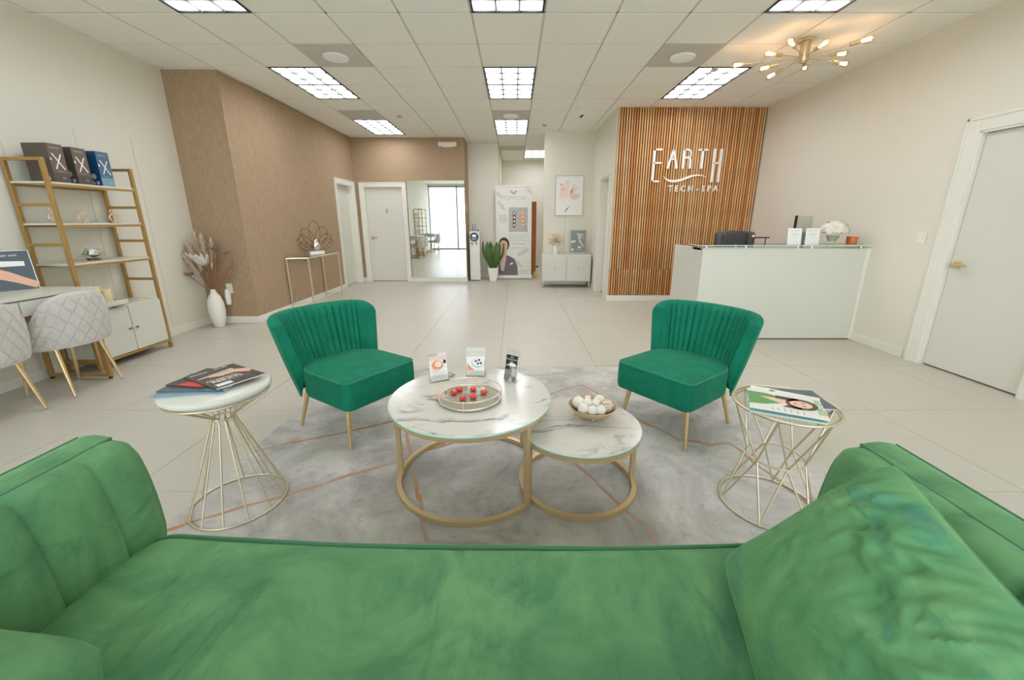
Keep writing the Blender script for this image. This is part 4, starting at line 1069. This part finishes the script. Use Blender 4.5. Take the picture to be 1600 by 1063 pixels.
# roll-up banner with flat print
bn = thing('rollup_banner', 'cream roll-up STEMTOX banner at the corridor mouth behind the agave', 'banner', (-.02, 9.50, 0))
b = B(); b.box(-.42, .42, -.06, .06, .012, .085, 'white_plastic'); b.cyl((-.25, 0, 0), (-.25, 0, .02), .03, mat='ink_grey'); b.cyl((.2, 0, 0), (.2, 0, .02), .03, mat='ink_grey'); obj('base', b, bn, bevel=.01)
b = B(); b.box(-.42, .42, -.02, .006, 2.06, 2.09, 'white_plastic'); obj('top_rail', b, bn, bevel=.004)
b = B(); b.cyl((0, .03, .08), (0, .03, 2.07), .01, mat='aluminium'); obj('pole', b, bn, 40)
b = B(); b.box(-.41, .41, -.006, -.003, .07, 2.07, 'banner_cream'); b.M = frame_m((0, -.0065, 0), (1, 0, 0), (0, 0, 1))
for (x, y, r, s) in ((-.34, 1.9, -.6, 1), (-.28, 1.66, -.9, 1.1), (.36, 1.97, -.7, .8), (.22, .62, .5, 1.3), (.12, .35, -.8, 1.0)): b.ell(x, y, .12 * s, .04 * s, .0006, 'leaf_print', 16, r)
for s in (-1, 1): b.ell(s * .035, 1.945, .055, .024, .001, 'emblem', 16, s * .7)
b.ell(0, 1.92, .02, .03, .0012, 'emblem', 12)
b.text('STEMTOX', .135, 0, 1.775, .001, 'rose_letter', sx=.95); b.text('S K I N   S Y S T E M', .035, .02, 1.715, .001, 'leaf_print')
b.rect(-.11, 1.08, .32, 1.62, .0008, 'print_grey'); b.text('X', .05, .0, 1.63, .001, 'emblem')
b.rect(-.02, 1.18, .045, 1.52, .0012, 'hair_brown'); b.rect(.17, 1.19, .245, 1.53, .0012, 'print_orange')
for k in range(4): b.ell(.012, 1.23 + .085 * k, .02, .025, .0016, 'print_peach', 12); b.ell(.208, 1.24 + .085 * k, .024, .028, .0016, 'print_pink', 12)
b.stroke([(.25, 1.2), (.31, 1.09)], .01, .001, .0015, 'ink_grey')
b.text('AESTHETIC\nSKIN CARE\nTHAT WORKS\nFOR YOU', .046, -.235, 1.42, .001, 'ink_grey', sx=.8)
for k in range(4): b.rect(-.12 + .02 * (k % 2), 1.01 - .045 * k, .37 - .05 * (k % 3), 1.022 - .045 * k, .001, 'ink_light')
b.text('Feel the Light', .05, .12, .80, .001, 'ink_grey'); b.text('Ask for a free consult', .036, .12, .715, .001, 'ink_grey'); b.rect(-.1, .69, .34, .694, .001, 'ink_light')
for k in range(3): b.rect(.13, .2 - .035 * k, .37 - .03 * k, .21 - .035 * k, .001, 'ink_light')
# printed bust of a person in a suit
b.poly([(-.36, .085), (.10, .085), (.085, .30), (.02, .46), (-.10, .53), (-.2, .56), (-.32, .50), (-.37, .40)], .0008, 'suit')
b.poly([(-.30, .085 + .12), (-.235, .06 + .12), (-.17, .50), (-.21, .60), (-.30, .56), (-.33, .40)], .0014, 'shirt_pink')
b.poly([(-.30, .5), (-.17, .52), (-.165, .66), (-.30, .64)], .0018, 'skin'); b.ell(-.225, .80, .125, .155, .002, 'hair_dark'); b.ell(-.235, .765, .095, .125, .0024, 'skin')
b.ell(-.27, .80, .016, .007, .0028, 'hair_dark', 10); b.ell(-.20, .80, .016, .007, .0028, 'hair_dark', 10); b.ell(-.235, .71, .03, .008, .0028, 'print_red', 10); b.ell(-.237, .75, .01, .014, .0028, 'skin_light', 10)
b.poly([(-.09, .32), (-.02, .35), (-.02, .39), (-.07, .375)], .0014, 'paper_white')
obj('banner_print', b, bn)
wd = thing('wooden_panel', 'orange-brown wooden panel edge standing behind the banner', 'panel', (.44, 9.86, 0), .1)
b = B(); b.box(-.20, .075, -.02, .02, .06, 1.76, 'wood_orange'); obj('board', b, wd, bevel=.004)
b = B(); b.cyl((.075, 0, .24), (.135, 0, .24), .02, mat='black'); obj('knob', b, wd, 40)
b = B(); b.box(.02, .11, -.035, .035, 0, .13, 'brass'); obj('foot', b, wd, bevel=.004)
b = B(); b.box(-.18, -.10, -.03, .03, 0, .06, 'brass'); obj('foot', b, wd, bevel=.004)
# low cabinet, its vase and sign, the flower picture
lc = thing('low_cabinet', 'white two-door low cabinet under the flower picture', 'cabinet', (1.05, 8.335, 0))
b = B(); b.box(-.495, .495, -.19, .19, .13, .672, 'lacquer_white'); obj('body', b, lc, bevel=.004)
for s in (-1, 1):
    x0, x1 = (-.475, -.004) if s < 0 else (.004, .475)
    b = B(); b.box(x0, x1, -.207, -.19, .145, .645, 'lacquer_white'); o = obj('door', b, lc, bevel=.003)
    b = B(); b.cyl((x0 * .5 + x1 * .5, -.207, .40), (x0 * .5 + x1 * .5, -.228, .40), .008, .013, 16, 'aluminium'); obj('knob', b, o, 40)
    for y in (-.17, .17):
        b = B(); b.box(s * .47 - .011, s * .47 + .011, y - .011, y + .011, .02, .13, 'lacquer_white'); b.box(s * .47 - .013, s * .47 + .013, y - .013, y + .013, .0, .02, 'ink_grey'); obj('foot', b, lc, bevel=.003)
b = B(); b.box(-.45, .45, .0, .02, .05, .13, 'lacquer_white'); obj('rail', b, lc, bevel=.003)
dv = thing('dried_bouquet', 'dried beige bouquet in a small white vase on the low cabinet', 'vase', (.83, 8.30, .672))
b = B(); b.lathe([(0, 0), (.048, 0), (.05, .01), (.05, .19), (.046, .2), (.042, .19), (.042, .02), (0, .02)], 24, mat='vase_white'); obj('vase', b, dv, 40)
rr = random.Random(5); b = B()
for k in range(70):
    a = rr.uniform(0, 2 * PI); r = rr.uniform(.02, .16); z = .24 + rr.uniform(0, .16) - r * .25
    tip = Vector((r * math.cos(a), r * math.sin(a) * .8, z)); b.cyl((0, 0, .12), tip, .0015, mat='stem_brown', n=4)
    b.ball(tip, rr.uniform(.012, .024), 8, 6, 'dried_beige' if k % 3 else 'candle')
obj('bouquet', b, dv)
fs_ = thing('framed_sign', 'grey framed sign with a bird figure on the low cabinet', 'sign', (1.30, 8.38, .672), -.05)
tl = Matrix.Rotation(-.10, 4, 'X')
b = B(); b.M = tl; b.box(-.155, .155, 0, .015, 0, .475, 'grey_plate'); obj('frame', b, fs_, bevel=.002)
b = B(); b.M = tl; b.box(-.145, .145, -.002, 0, .03, .465, 'grey_cover'); b.M = tl @ frame_m((0, -.0022, .03), (1, 0, 0), (0, 0, 1))
b.stroke([(-.05, .36), (-.01, .38), (.02, .33), (.03, .25), (.06, .18), (.13, .10)], [.01, .03, .06, .05, .035, .015], .0003, .0009, 'ink_light'); b.stroke([(.0, .35), (.07, .36), (.13, .33)], [.03, .035, .008], .0004, .0012, 'ink_light'); b.stroke([(.0, .33), (.07, .31), (.12, .26)], [.03, .03, .006], .0005, .0014, 'ink_light')
b.poly([(-.14, .18), (-.05, .2), (-.05, .24), (-.14, .23)], .0005, 'petal_cream')
for s in (-1, 1): b.ell(.03 + s * .018, .10, .028, .012, .0006, 'paper_white', 14, s * .9)
b.text('relax & renew', .026, .02, .045, .0006, 'paper_white'); b.rect(-.13, .03, -.085, .07, .0006, 'paper_white')
obj('print', b, fs_)
ar = thing('flower_picture', 'framed picture of a pale coral flower on the white wall', 'picture', (1.107, 8.55, 1.815))
b = B()
for q in ((-.288, -.276, -.39, .39), (.276, .288, -.39, .39)): b.box(q[0], q[1], -.03, 0, q[2], q[3], 'grey_plate')
b.box(-.276, .276, -.03, 0, -.39, -.378, 'grey_plate'); b.box(-.276, .276, -.03, 0, .378, .39, 'grey_plate'); obj('frame', b, ar, bevel=.001)
b = B(); b.box(-.276, .276, -.02, -.002, -.378, .378, 'paper_white'); b.M = frame_m((0, -.0203, 0), (1, 0, 0), (0, 0, 1)); rr = random.Random(21)
def petal(cx, cy, r0, r1, a, w, m, z):
    P = []
    for k in range(9):
        t_ = k / 8; r = r0 + (r1 - r0) * t_; q = w * math.sin(PI * t_ ** .8); P.append((cx + r * math.cos(a) - q * math.sin(a), cy + r * math.sin(a) + q * math.cos(a)))
    for k in range(7, 0, -1):
        t_ = k / 8; r = r0 + (r1 - r0) * t_; q = -w * math.sin(PI * t_ ** .8) * rr.uniform(.7, 1.1); P.append((cx + r * math.cos(a) - q * math.sin(a), cy + r * math.sin(a) + q * math.cos(a)))
    b.poly(P, z, m)
z = .0003
for a, r1, w, m in ((2.4, .23, .06, 'print_peach'), (3.0, .20, .05, 'print_pink'), (3.6, .19, .05, 'print_peach'), (1.7, .20, .05, 'print_peach'), (.9, .17, .05, 'paper_white'), (.3, .2, .05, 'print_peach'), (-.4, .2, .06, 'print_peach'), (-.9, .22, .05, 'print_pink'), (4.2, .18, .05, 'print_peach')):
    petal(-.01, .10, .03, r1, a, w, m, z); z += .0004
for a, r0, r1, w, m in ((2.55, .13, .24, .022, 'art_coral'), (2.9, .10, .2, .016, 'print_pink'), (3.5, .12, .22, .014, 'art_coral'), (1.9, .12, .22, .012, 'print_pink'), (.2, .06, .15, .012, 'art_coral'), (.8, .1, .17, .01, 'art_coral'), (-.8, .15, .24, .015, 'print_pink'), (-.3, .18, .25, .012, 'print_peach')):
    petal(-.01, .10, r0, r1, a, w, m, z); z += .0003
petal(.0, .02, .0, .12, 1.5, .03, 'paper_white', z); z += .0003
petal(.02, .03, .0, .1, 1.9, .012, 'art_coral', z); petal(.03, .04, .0, .11, 1.3, .014, 'art_line', z + .0003); petal(.04, .04, .0, .09, .9, .01, 'art_coral', z + .0006)
petal(-.09, -.33, .0, .17, .92, .012, 'art_line', z); b.ell(.12, -.02, .09, .05, .0005, 'print_pink', 16, .3); b.ell(-.15, -.02, .06, .06, .0006, 'print_peach', 16)
obj('canvas', b, ar)

# ------------------------------------------------------------------ console table, sculpture, plug-in, pampas vase
co = thing('console_table', 'slim gold-framed glass console table against the brown wall', 'table', (-3.255, 6.60, 0))
x0, x1, y0, y1, zt = -.145, .135, -.58, .58, .79
for (x, y) in ((x0, y0), (x1, y0 + .10), (x0, y1 - .02), (x1, y1)):
    b = B(); b.box(x - .010, x + .010, y - .010, y + .010, 0, zt - .02, 'champagne'); obj('leg', b, co, bevel=.002)
b = B()
P = [(x0, y0), (x1, y0 + .10), (x1, y1), (x0, y1 - .02)]
for p, q in zip(P, P[1:] + P[:1]): b.tube([(p[0], p[1], zt - .010), (q[0], q[1], zt - .010)], .0125, 4, mat='champagne', sq=True)
obj('top_frame', b, co)
b = B(); b.prism([(x0, y0), (x1, y0 + .10), (x1, y1), (x0, y1 - .02)], zt - .001, zt + .007, 'clear_glass'); obj('glass_top', b, co)
b = B(); b.tube([(x0, y1 - .02, .06), (x1, y1, .06)], .010, 4, mat='champagne', sq=True); obj('stretcher', b, co)
b = B(); b.tube([(x0, y0, .06), (x1, y0 + .10, .06)], .010, 4, mat='champagne', sq=True); obj('stretcher', b, co)
sc = thing('shell_sculpture', 'bronze wire shell sculpture with a silver egg on a white block', 'sculpture', (-3.225, 6.62, .797), -.85)
b = B(); b.box(-.06, .06, -.11, .11, 0, .055, 'vase_white'); obj('block', b, sc, bevel=.003)
b = B(); b.lathe([(0, .055), (.048, .062), (.070, .10), (.065, .165), (.042, .215), (.016, .245), (0, .249)], 24, mat='silver_egg'); obj('egg', b, sc, 60)
b = B()
for (ay, ln, w, tl_) in ((1.02, .30, .09, 0), (.72, .34, .10, .02), (.40, .40, .11, 0), (.0, .46, .11, .01), (-.42, .38, .10, 0), (-.80, .32, .09, .02), (-1.15, .27, .07, 0)):
    P = []
    for k in range(25):
        t_ = 2 * PI * k / 24; r = ln * (.5 - .5 * math.cos(t_)); q = w * math.sin(t_) * (.5 - .5 * math.cos(t_)) ** .5
        P.append((tl_ + .02, r * math.sin(ay) + q * math.cos(ay), .06 + r * math.cos(ay) - q * math.sin(ay)))
    b.tube(P, .0042, 6, mat='bronze_wire')
for k in range(6):
    a0 = -1.1 + .05 * k; R = .14 + .035 * k
    if k % 2: b.tube([(.02, R * math.sin(t_), .06 + R * math.cos(t_)) for t_ in [.5 + .7 * q / 8 for q in range(9)]], .003, 6, mat='bronze_wire'); b.tube([(.02, -R * math.sin(t_), .06 + R * math.cos(t_)) for t_ in [.5 + .7 * q / 8 for q in range(9)]], .003, 6, mat='bronze_wire')
obj('wire_shell', b, sc, 60)
pf = thing('plug_in_freshener', 'white plug-in air freshener on the brown wall above the baseboard', 'air freshener', (-3.735, 5.21, .385))
b = B(); b.box(-.04, .04, -.008, 0, .02, .145, 'trim_white'); obj('outlet_plate', b, pf, bevel=.003)
b = B(); b.lathe([(0, -.13), (.022, -.128), (.032, -.10), (.035, -.02), (.028, .04), (.018, .08), (0, .085)], 20, (-.012, -.045, 0), 'white_plastic'); b.box(-.03, .01, -.04, -.008, -.01, .06, 'white_plastic'); obj('bottle', b, pf, 50)
vz = thing('floor_vase', 'tall white floor vase of pampas grass and dried flowers in the corner', 'vase', (-3.815, 5.02, 0))
b = B(); b.lathe([(0, 0), (.050, 0), (.060, .012), (.080, .10), (.093, .21), (.088, .31), (.066, .39), (.042, .43), (.030, .45), (.029, .485), (.025, .487), (.024, .44), (0, .43)], 48, mat='vase_white'); obj('vase', b, vz, 50)
rr = random.Random(3)
def plume(dx, dy, L, w):
    b = B(); tip = Vector((dx, dy, L)); base = Vector((0, 0, .44)); mid = base.lerp(tip, .45) + Vector((0, 0, .05))
    def at(t_): return base * (1 - t_) ** 2 + mid * 2 * t_ * (1 - t_) + tip * t_ * t_
    b.tube([at(k / 8) for k in range(9)], .003, 5, mat='stem_brown')
    for k in range(520):
        t_ = rr.uniform(.45, 1.0); p = at(t_); ax = (at(min(1, t_ + .02)) - at(t_ - .02)).normalized(); f_ = math.sin(PI * min(1, (t_ - .42) / .6)) ** .7
        sd = Vector((rr.uniform(-1, 1), rr.uniform(-1, 1), rr.uniform(-.3, .3))); sd = (sd - ax * sd.dot(ax)).normalized()
        q = p + ax * rr.uniform(.05, .10) + sd * w * f_ * rr.uniform(.5, 1.1); n_ = ax.cross(sd) * .0055
        b.add([p - n_, p + n_, p.lerp(q, .6) + n_ * .9, q, p.lerp(q, .6) - n_ * .9], [(0, 1, 2, 3, 4)], 'dried_beige')
    obj('pampas_plume', b, vz)
for q in ((-.36, -.02, 1.06, .06), (-.30, .05, .98, .06), (-.25, -.05, .92, .055), (-.12, .04, 1.13, .07), (-.02, .0, 1.10, .07), (-.18, -.02, 1.02, .07), (.05, .05, 1.05, .065)): plume(*q)
def bloom(name, c, r, n, mat, cup, seed):
    b = B(); rr = random.Random(seed); c = Vector(c); b.tube([(0, 0, .44), tuple(Vector((0, 0, .44)).lerp(c, .5) + Vector((.01, 0, -.02))), tuple(c)], .005, 6, mat='stem_brown')
    for k in range(n):
        a = 2 * PI * k / n + rr.uniform(-.2, .2); cp = cup * rr.uniform(.8, 1.2); w = r * .42; lay = .6 + .4 * (k % 3) / 2
        def fn(i, j):
            t_ = j / 6; u = (i - 2) / 2; R = r * lay * t_; wd = w * math.sin(PI * min(1, .2 + .75 * t_)) * lay
            h = cp * r * t_ * t_ * 1.3 + .1 * r * u * u; x, y = R * (1 - .25 * cp * t_), u * wd
            return (c.x + x * math.cos(a) - y * math.sin(a), c.y + (x * math.sin(a) + y * math.cos(a)) * .9 - h * .5, c.z + h)
        b.grid(fn, 5, 7, mat)
    b.ball(c + Vector((0, -.01, .02)), r * .2, 10, 8, mat); o = obj(name, b, vz, 70)
    m_ = o.modifiers.new('thick', 'SOLIDIFY'); m_.thickness = .004
bloom('protea_bloom', (.0, -.08, .80), .135, 14, 'petal_cream', .7, 1)
bloom('dried_flower', (-.22, -.05, .66), .085, 9, 'dried_brown', .3, 2)
bloom('dried_flower', (.25, -.02, .93), .085, 9, 'dried_brown', .2, 3)
bloom('dried_flower', (.10, .02, .97), .07, 7, 'dried_brown', .4, 4)
b = B()
for k in range(22):
    a = rr.uniform(0, 2 * PI); tp = Vector((rr.uniform(-.2, .3), rr.uniform(-.12, .1), rr.uniform(.66, .98))); b.tube([(0, 0, .44), tuple(Vector((0, 0, .44)).lerp(tp, .5) + Vector((0, 0, -.03))), tuple(tp)], .0025, 5, mat='stem_brown')
    n_ = Vector((rr.uniform(-1, 1), rr.uniform(-1, 1), 0)).normalized() * .012
    b.add([tp - n_, tp + Vector((0, 0, .03)), tp + n_, tp - Vector((0, 0, .03))], [(0, 1, 2, 3)], 'dried_brown')
obj('dried_sprigs', b, vz)

# ------------------------------------------------------------------ left wall: shelf unit, desk, chairs
def shelf_unit(label, y0, y1):
    t = thing('shelf_unit', label, 'shelf', (-3.885, (y0 + y1) / 2, 0), 0, 'gold ladder shelves along the left wall'); hw = (y1 - y0) / 2; xb, xf = -.145, .155
    for s in (-1, 1):
        y = s * hw
        for x in (xb, xf):
            b = B(); b.box(x - .0135, x + .0135, y - .0135, y + .0135, 0, 1.805, 'gold_shelf'); b.box(x - .010, x + .010, y - .010, y + .010, 0, .012, 'black'); obj('upright', b, t, bevel=.002)
        for z in (1.792, 1.445, 1.125, .74, .10):
            b = B(); b.box(xb, xf, y - .012, y + .012, z - .012, z + .012, 'gold_shelf'); obj('rung', b, t)
    for z in (1.625, 1.300, .968):
        b = B(); b.box(xb - .012, xf + .004, -hw - .010, hw + .010, z - .016, z, 'lacquer_white'); q = obj('shelf_board', b, t, bevel=.002)
        b = B(); b.box(xf + .002, xf + .014, -hw, hw, z - .034, z - .016, 'gold_shelf'); b.box(xb - .01, xb + .002, -hw, hw, z - .034, z - .016, 'gold_shelf'); obj('shelf_rail', b, q)
    b = B(); b.box(xb + .016, xf - .003, -hw + .015, hw - .015, .09, .545, 'lacquer_white'); c = obj('cabinet', b, t, bevel=.003)
    b = B(); b.box(xb, xf + .012, -hw + .0, hw, .068, .09, 'gold_shelf'); obj('bottom_rail', b, t)
    for s in (-1, 1):
        a0, a1 = ((-hw + .02, -.004) if s < 0 else (.004, hw - .02))
        b = B(); b.box(xf - .003, xf + .012, a0, a1, .095, .53, 'lacquer_white'); q = obj('door', b, t, bevel=.002)
        b = B(); b.cyl((xf + .012, s * .035, .315), (xf + .03, s * .035, .315), .006, .012, 14, 'aluminium'); obj('knob', b, q, 40)
    return t
shelf_unit('white and gold ladder shelf unit holding the three product boxes', 3.395, 4.15)
def product_box(label, y, dep, face, side, blue):
    t = thing('product_box', label, 'box', (-3.86, y, 1.625), .0, 'product boxes on the top shelf'); w, h = .118, .30
    b = B(); b.box(-dep / 2, dep / 2, -w / 2, w / 2, 0, h, side); obj('carton', b, t, bevel=.002)
    b = B(); b.box(dep / 2, dep / 2 + .002, -w / 2, w / 2, 0, h, face); b.box(dep / 2 + .0018, dep / 2 + .0024, -w / 2, w / 2, 0, .075, side if not blue else 'print_blue')
    b.M = frame_m((dep / 2 + .0022, 0, 0), (0, 1, 0), (0, 0, 1))
    b.stroke([(-.035, .225), (.040, .105)], .009, .0, .0007, 'paper_white'); b.stroke([(.032, .225), (-.028, .105)], .009, .0002, .0009, 'paper_white')
    b.text('PREMIUM', .017, -.005, .262, .0006, 'ink_light'); b.text('advanced care', .009, .0, .085, .0006, 'rose_gold'); b.text('X2', .022, .015, .03, .0008, 'ink_light'); b.ell(-w / 2 + .008, .18, .006, .012, .0006, 'paper_white')
    obj('front_print', b, t)
    b = B(); b.M = frame_m((0, -w / 2 - .0004, 0), (1, 0, 0), (0, 0, 1)); b.ell(.03, .085, .022, .024, .0003, 'ink_light'); b.ell(.015, .03, .014, .015, .0003, 'ink_light'); b.ell(.055, .03, .014, .015, .0003, 'ink_light'); b.rect(-dep / 2 + .008, .16, -dep / 2 + .06, .2, .0003, 'amber_dark')
    obj('side_print', b, t)
product_box('dark brown product box with a white X, nearest the near ladder post', 3.545, .20, 'box_brown', 'box_side', 0)
product_box('dark brown product box with a white X, between the other two boxes', 3.740, .18, 'box_brown', 'box_side', 0)
product_box('blue product box with a white X on the top shelf', 3.945, .18, 'box_blue', 'box_blue_side', 1)
def figurine(label, y, rz):
    t = thing('monkey_figurine', label, 'figurine', (-3.86, y, 1.300), rz, 'rose gold figurines on the middle shelf')
    b = B(); P = []
    for k in range(28): a = 2 * PI * k / 28; P.append((.004 * math.sin(2 * a), .034 * math.cos(a) * (1 + .15 * math.sin(a)), .042 + .040 * math.sin(a)))
    b.tube(P, .006, 8, True, 'rose_gold'); b.tube([(.0, .02, .004), (0, .05, .006), (.0, .062, .012)], .005, 8, mat='rose_gold'); obj('body', b, t, 60)
    b = B(); b.ring((0, -.005, 0), .0, .0, 4, 4, 'rose_gold') if False else None
    b.tube([(0, -.004 + .017 * math.cos(2 * PI * k / 20), .105 + .018 * math.sin(2 * PI * k / 20)) for k in range(20)], .006, 8, True, 'rose_gold'); obj('head', b, t, 60)
    b = B(); b.tube([(.006, -.03, .07), (.012, .0, .082), (.008, .032, .074)], .006, 8, mat='rose_gold'); b.tube([(.006, .03, .066), (.012, .0, .074), (.008, -.028, .08)], .005, 8, mat='rose_gold'); obj('arm', b, t, 60)
figurine('rose gold open-loop figurine behind the near ladder post', 3.475, .2)
figurine('rose gold open-loop figurine alone in the middle of its shelf', 3.715, .0)
figurine('rose gold open-loop figurine behind the far ladder post', 4.005, -.2)
te = thing('glass_terrarium', 'faceted glass terrarium with green plant on the third shelf', 'terrarium', (-3.86, 3.72, .968))
b = B(); n = 6; vs = []
for (r, z) in ((.045, .004), (.088, .055), (.05, .105)): vs += [(r * math.cos(2 * PI * k / n), r * math.sin(2 * PI * k / n) * 1.0, z) for k in range(n)]
b.add(vs, [(j * n + k, j * n + (k + 1) % n, (j + 1) * n + (k + 1) % n, (j + 1) * n + k) for j in range(2) for k in range(n)] + [tuple(range(n - 1, -1, -1)), tuple(range(12, 18))], 'clear_glass'); gl_ = obj('glass_case', b, te)
b = B()
for j in range(3):
    for k in range(n):
        b.cyl(vs[j * n + k], vs[j * n + (k + 1) % n], .0025, mat='champagne', n=6)
        if j < 2: b.cyl(vs[j * n + k], vs[(j + 1) * n + k], .0025, mat='champagne', n=6)
obj('metal_frame', b, gl_)
b = B(); b.lathe([(0, .008), (.045, .008), (.055, .02), (0, .026)], 12, mat='amber_dark'); obj('soil', b, te, 50)
rr = random.Random(8); b = B()
for k in range(26):
    a = rr.uniform(0, 2 * PI); r = rr.uniform(.02, .068); zz = rr.uniform(.06, .10); n_ = Vector((-math.sin(a), math.cos(a), 0)) * .026; p = Vector((.3 * r * math.cos(a), .3 * r * math.sin(a), .03)); q = Vector((r * math.cos(a), r * math.sin(a), zz))
    b.add([p, p.lerp(q, .5) - n_, q, p.lerp(q, .5) + n_], [(0, 1, 2, 3)], 'leaf_dark' if k % 5 else 'print_teal')
obj('plant', b, te)
ty = thing('storage_tray', 'white storage tray on the shelf cabinet under the candles', 'tray', (-3.80, 3.60, .545))
b = B(); b.box(-.10, .115, -.185, .165, .012, .018, 'lacquer_white')
for q in ((-.10, .115, -.185, -.178), (-.10, .115, .158, .165), (-.10, -.093, -.185, .165), (.108, .115, -.185, .165)): b.box(*q, .012, .062, 'lacquer_white')
b.box(-.09, .1, -.17, -.15, 0, .012, 'black'); b.box(-.09, .1, .03, .05, 0, .012, 'black'); obj('tray', b, ty, bevel=.002)
for (y, h, r, lab) in ((3.572, .185, .036, 'taller ivory pillar candle on the white tray'), (3.665, .145, .037, 'shorter ivory pillar candle on the white tray')):
    t = thing('pillar_candle', lab, 'candle', (-3.78, y, .563), 0, 'ivory candles on the shelf cabinet')
    b = B(); b.lathe([(0, 0), (r, 0), (r, h - .004), (r - .004, h), (r * .6, h - .006), (0, h - .008)], 28, mat='candle'); obj('wax', b, t, 40)
    b = B(); b.cyl((0, 0, h - .008), (0, .001, h + .006), .0012, mat='black', n=6); obj('wick', b, t)

def vanity(label, y1):
    t = thing('vanity_desk', label, 'desk', (-3.753, y1 - .52, 0), 0, 'white and gold desks along the left wall'); hx, hy = .280, .52
    b = B(); b.box(-hx, hx, -hy, hy, .775, .797, 'lacquer_white'); obj('desktop', b, t, bevel=.003)
    b = B(); b.box(-hx + .004, hx - .02, -hy + .008, hy - .008, .655, .767, 'lacquer_white'); b.box(-hx + .02, hx - .03, -hy + .02, hy - .02, .767, .775, 'dark_gap'); obj('carcass', b, t, bevel=.002)
    for s in (-1, 1):
        a0, a1 = (-hy + .03, -.004) if s < 0 else (.004, hy - .03)
        b = B(); b.box(hx - .02, hx - .004, a0, a1, .660, .764, 'lacquer_white'); obj('drawer', b, t, bevel=.002)
    for s in (-1, 1):
        y = s * (hy - .03)
        for x in (-hx + .025, hx - .03):
            b = B(); b.box(x - .02, x + .02, y - .0125, y + .0125, .018, .655, 'gold_shelf'); b.box(x - .012, x + .012, y - .01, y + .01, 0, .018, 'black'); obj('leg', b, t, bevel=.002)
        b = B(); b.box(-hx + .03, hx - .03, y - .012, y + .012, .018, .046, 'gold_shelf'); obj('stretcher', b, t, bevel=.002)
    b = B(); b.box(-hx + .02, -hx + .045, -hy + .03, hy - .03, .615, .655, 'gold_shelf'); b.box(-hx + .02, -hx + .045, -hy + .03, hy - .03, .52, .555, 'gold_shelf'); obj('apron', b, t, bevel=.002)
    return t
vanity('white-topped gold-legged desk at the left edge with two grey chairs', 3.275)
ps = thing('poster_stand', 'dark poster of a hand holding a white device, standing on the desk', 'poster', (-3.875, 2.955, .797), math.radians(62))
tl = Matrix.Rotation(-.10, 4, 'X')
b = B(); b.M = tl; b.box(-.235, .235, 0, .006, 0, .31, 'acrylic'); b.M = None; b.box(-.2, .2, 0, .08, 0, .004, 'acrylic'); obj('stand', b, ps)
b = B(); b.M = tl; b.box(-.23, .23, -.003, 0, .004, .305, 'paper_white'); b.M = tl @ frame_m((0, -.0034, .004), (1, 0, 0), (0, 0, 1)); b.rect(-.225, .002, .225, .297, 0, 'slate_cover')
b.stroke([(-.2, .19), (.02, .205), (.19, .20)], [.05, .045, .035], .0003, .0008, 'paper_white'); b.stroke([(-.05, .17), (.0, .15), (.08, .115), (.15, .075), (.225, .03)], [.03, .075, .07, .055, .05], .0004, .0012, 'skin'); b.stroke([(-.06, .15), (.03, .19)], [.02, .02], .0005, .0016, 'skin_light')
b.stroke([(.04, .19), (.02, .13)], [.03, .035], .0006, .0018, 'print_grey')
b.text('hair care', .026, .12, .258, .0006, 'paper_white'); b.text('NEW', .02, -.15, .12, .0006, 'print_orange'); b.text('LASER', .034, -.12, .085, .0006, 'paper_white', bold=.001); b.rect(-.19, .06, -.02, .075, .0006, 'print_green'); b.rect(-.19, .015, -.13, .05, .0006, 'paper_white')
obj('poster_print', b, ps)

def grey_chair(label, loc, rz):
    t = thing('quilted_chair', label, 'chair', loc, rz, 'grey quilted chairs at the left wall desks')
    pl = plan_rr(-.245, .245, -.225, .235, (.09, .09, .2, .2), 9); obj('seat', pad(pl, .405, .485, .03, .012, 'grey_fabric'), t, 50)
    def outer(u, t_):
        A = u * 4.2 + (1 - t_) * 3.0; Bq = u * 4.2 - (1 - t_) * 3.0
        g1 = abs((A % 1) - .5) * 2; g2 = abs((Bq % 1) - .5) * 2
        e = min(1, (1 - g1) / .16) * min(1, (1 - g2) / .16)
        return .009 * math.sin(PI * min(1, max(0, t_))) + .0085 * e * (1 if .03 < t_ < .97 else .5) - .005
    prm = dict(th=.055, z_in=.46, z_out=.392, zt=.80, drop=.28, pw=3.2, a0=.245, a1=.285, b0=.20, b1=.215, y0=-.01, y1=-.01, zref0=.40, zref1=.78, inner=lambda u, t_: 0.006 * math.sin(PI * t_), outer=outer, nu=161, ni=40, wrap=.78)
    bk, at = shell(prm, 'grey_fabric'); obj('backrest', bk, t, 60)
    for (x, y, dx, dy) in ((.17, .12, .02, .04), (-.17, .12, -.02, .04), (.16, -.13, .03, -.08), (-.16, -.13, -.03, -.08)):
        b = B(); b.cyl((x, y, .41), (x + dx, y + dy, .012), .016, .0095, 16, 'brass'); b.cyl((x + dx, y + dy, .012), (x + dx, y + dy, 0), .011, .011, 12, 'chrome'); obj('leg', b, t, 50)
    return t
gc = grey_chair('grey quilted chair with gold legs, seen whole beside the shelf cabinet', (-3.595, 3.035, 0), PI / 2)
dup(gc, (-3.595, 2.455, 0), PI / 2, 'grey quilted chair with gold legs, half cut off by the left edge')

# second desk, chair and shelf further along the left wall: the tall mirror shows them
dk2 = vanity('white-topped gold-legged desk further along, seen only in the mirror', 0.22)
dup(gc, (-3.595, -.25, 0), PI / 2, 'grey quilted chair further along, seen only in the mirror')
shelf_unit('gold ladder shelf unit further along, seen only in the mirror', .55, 1.30)
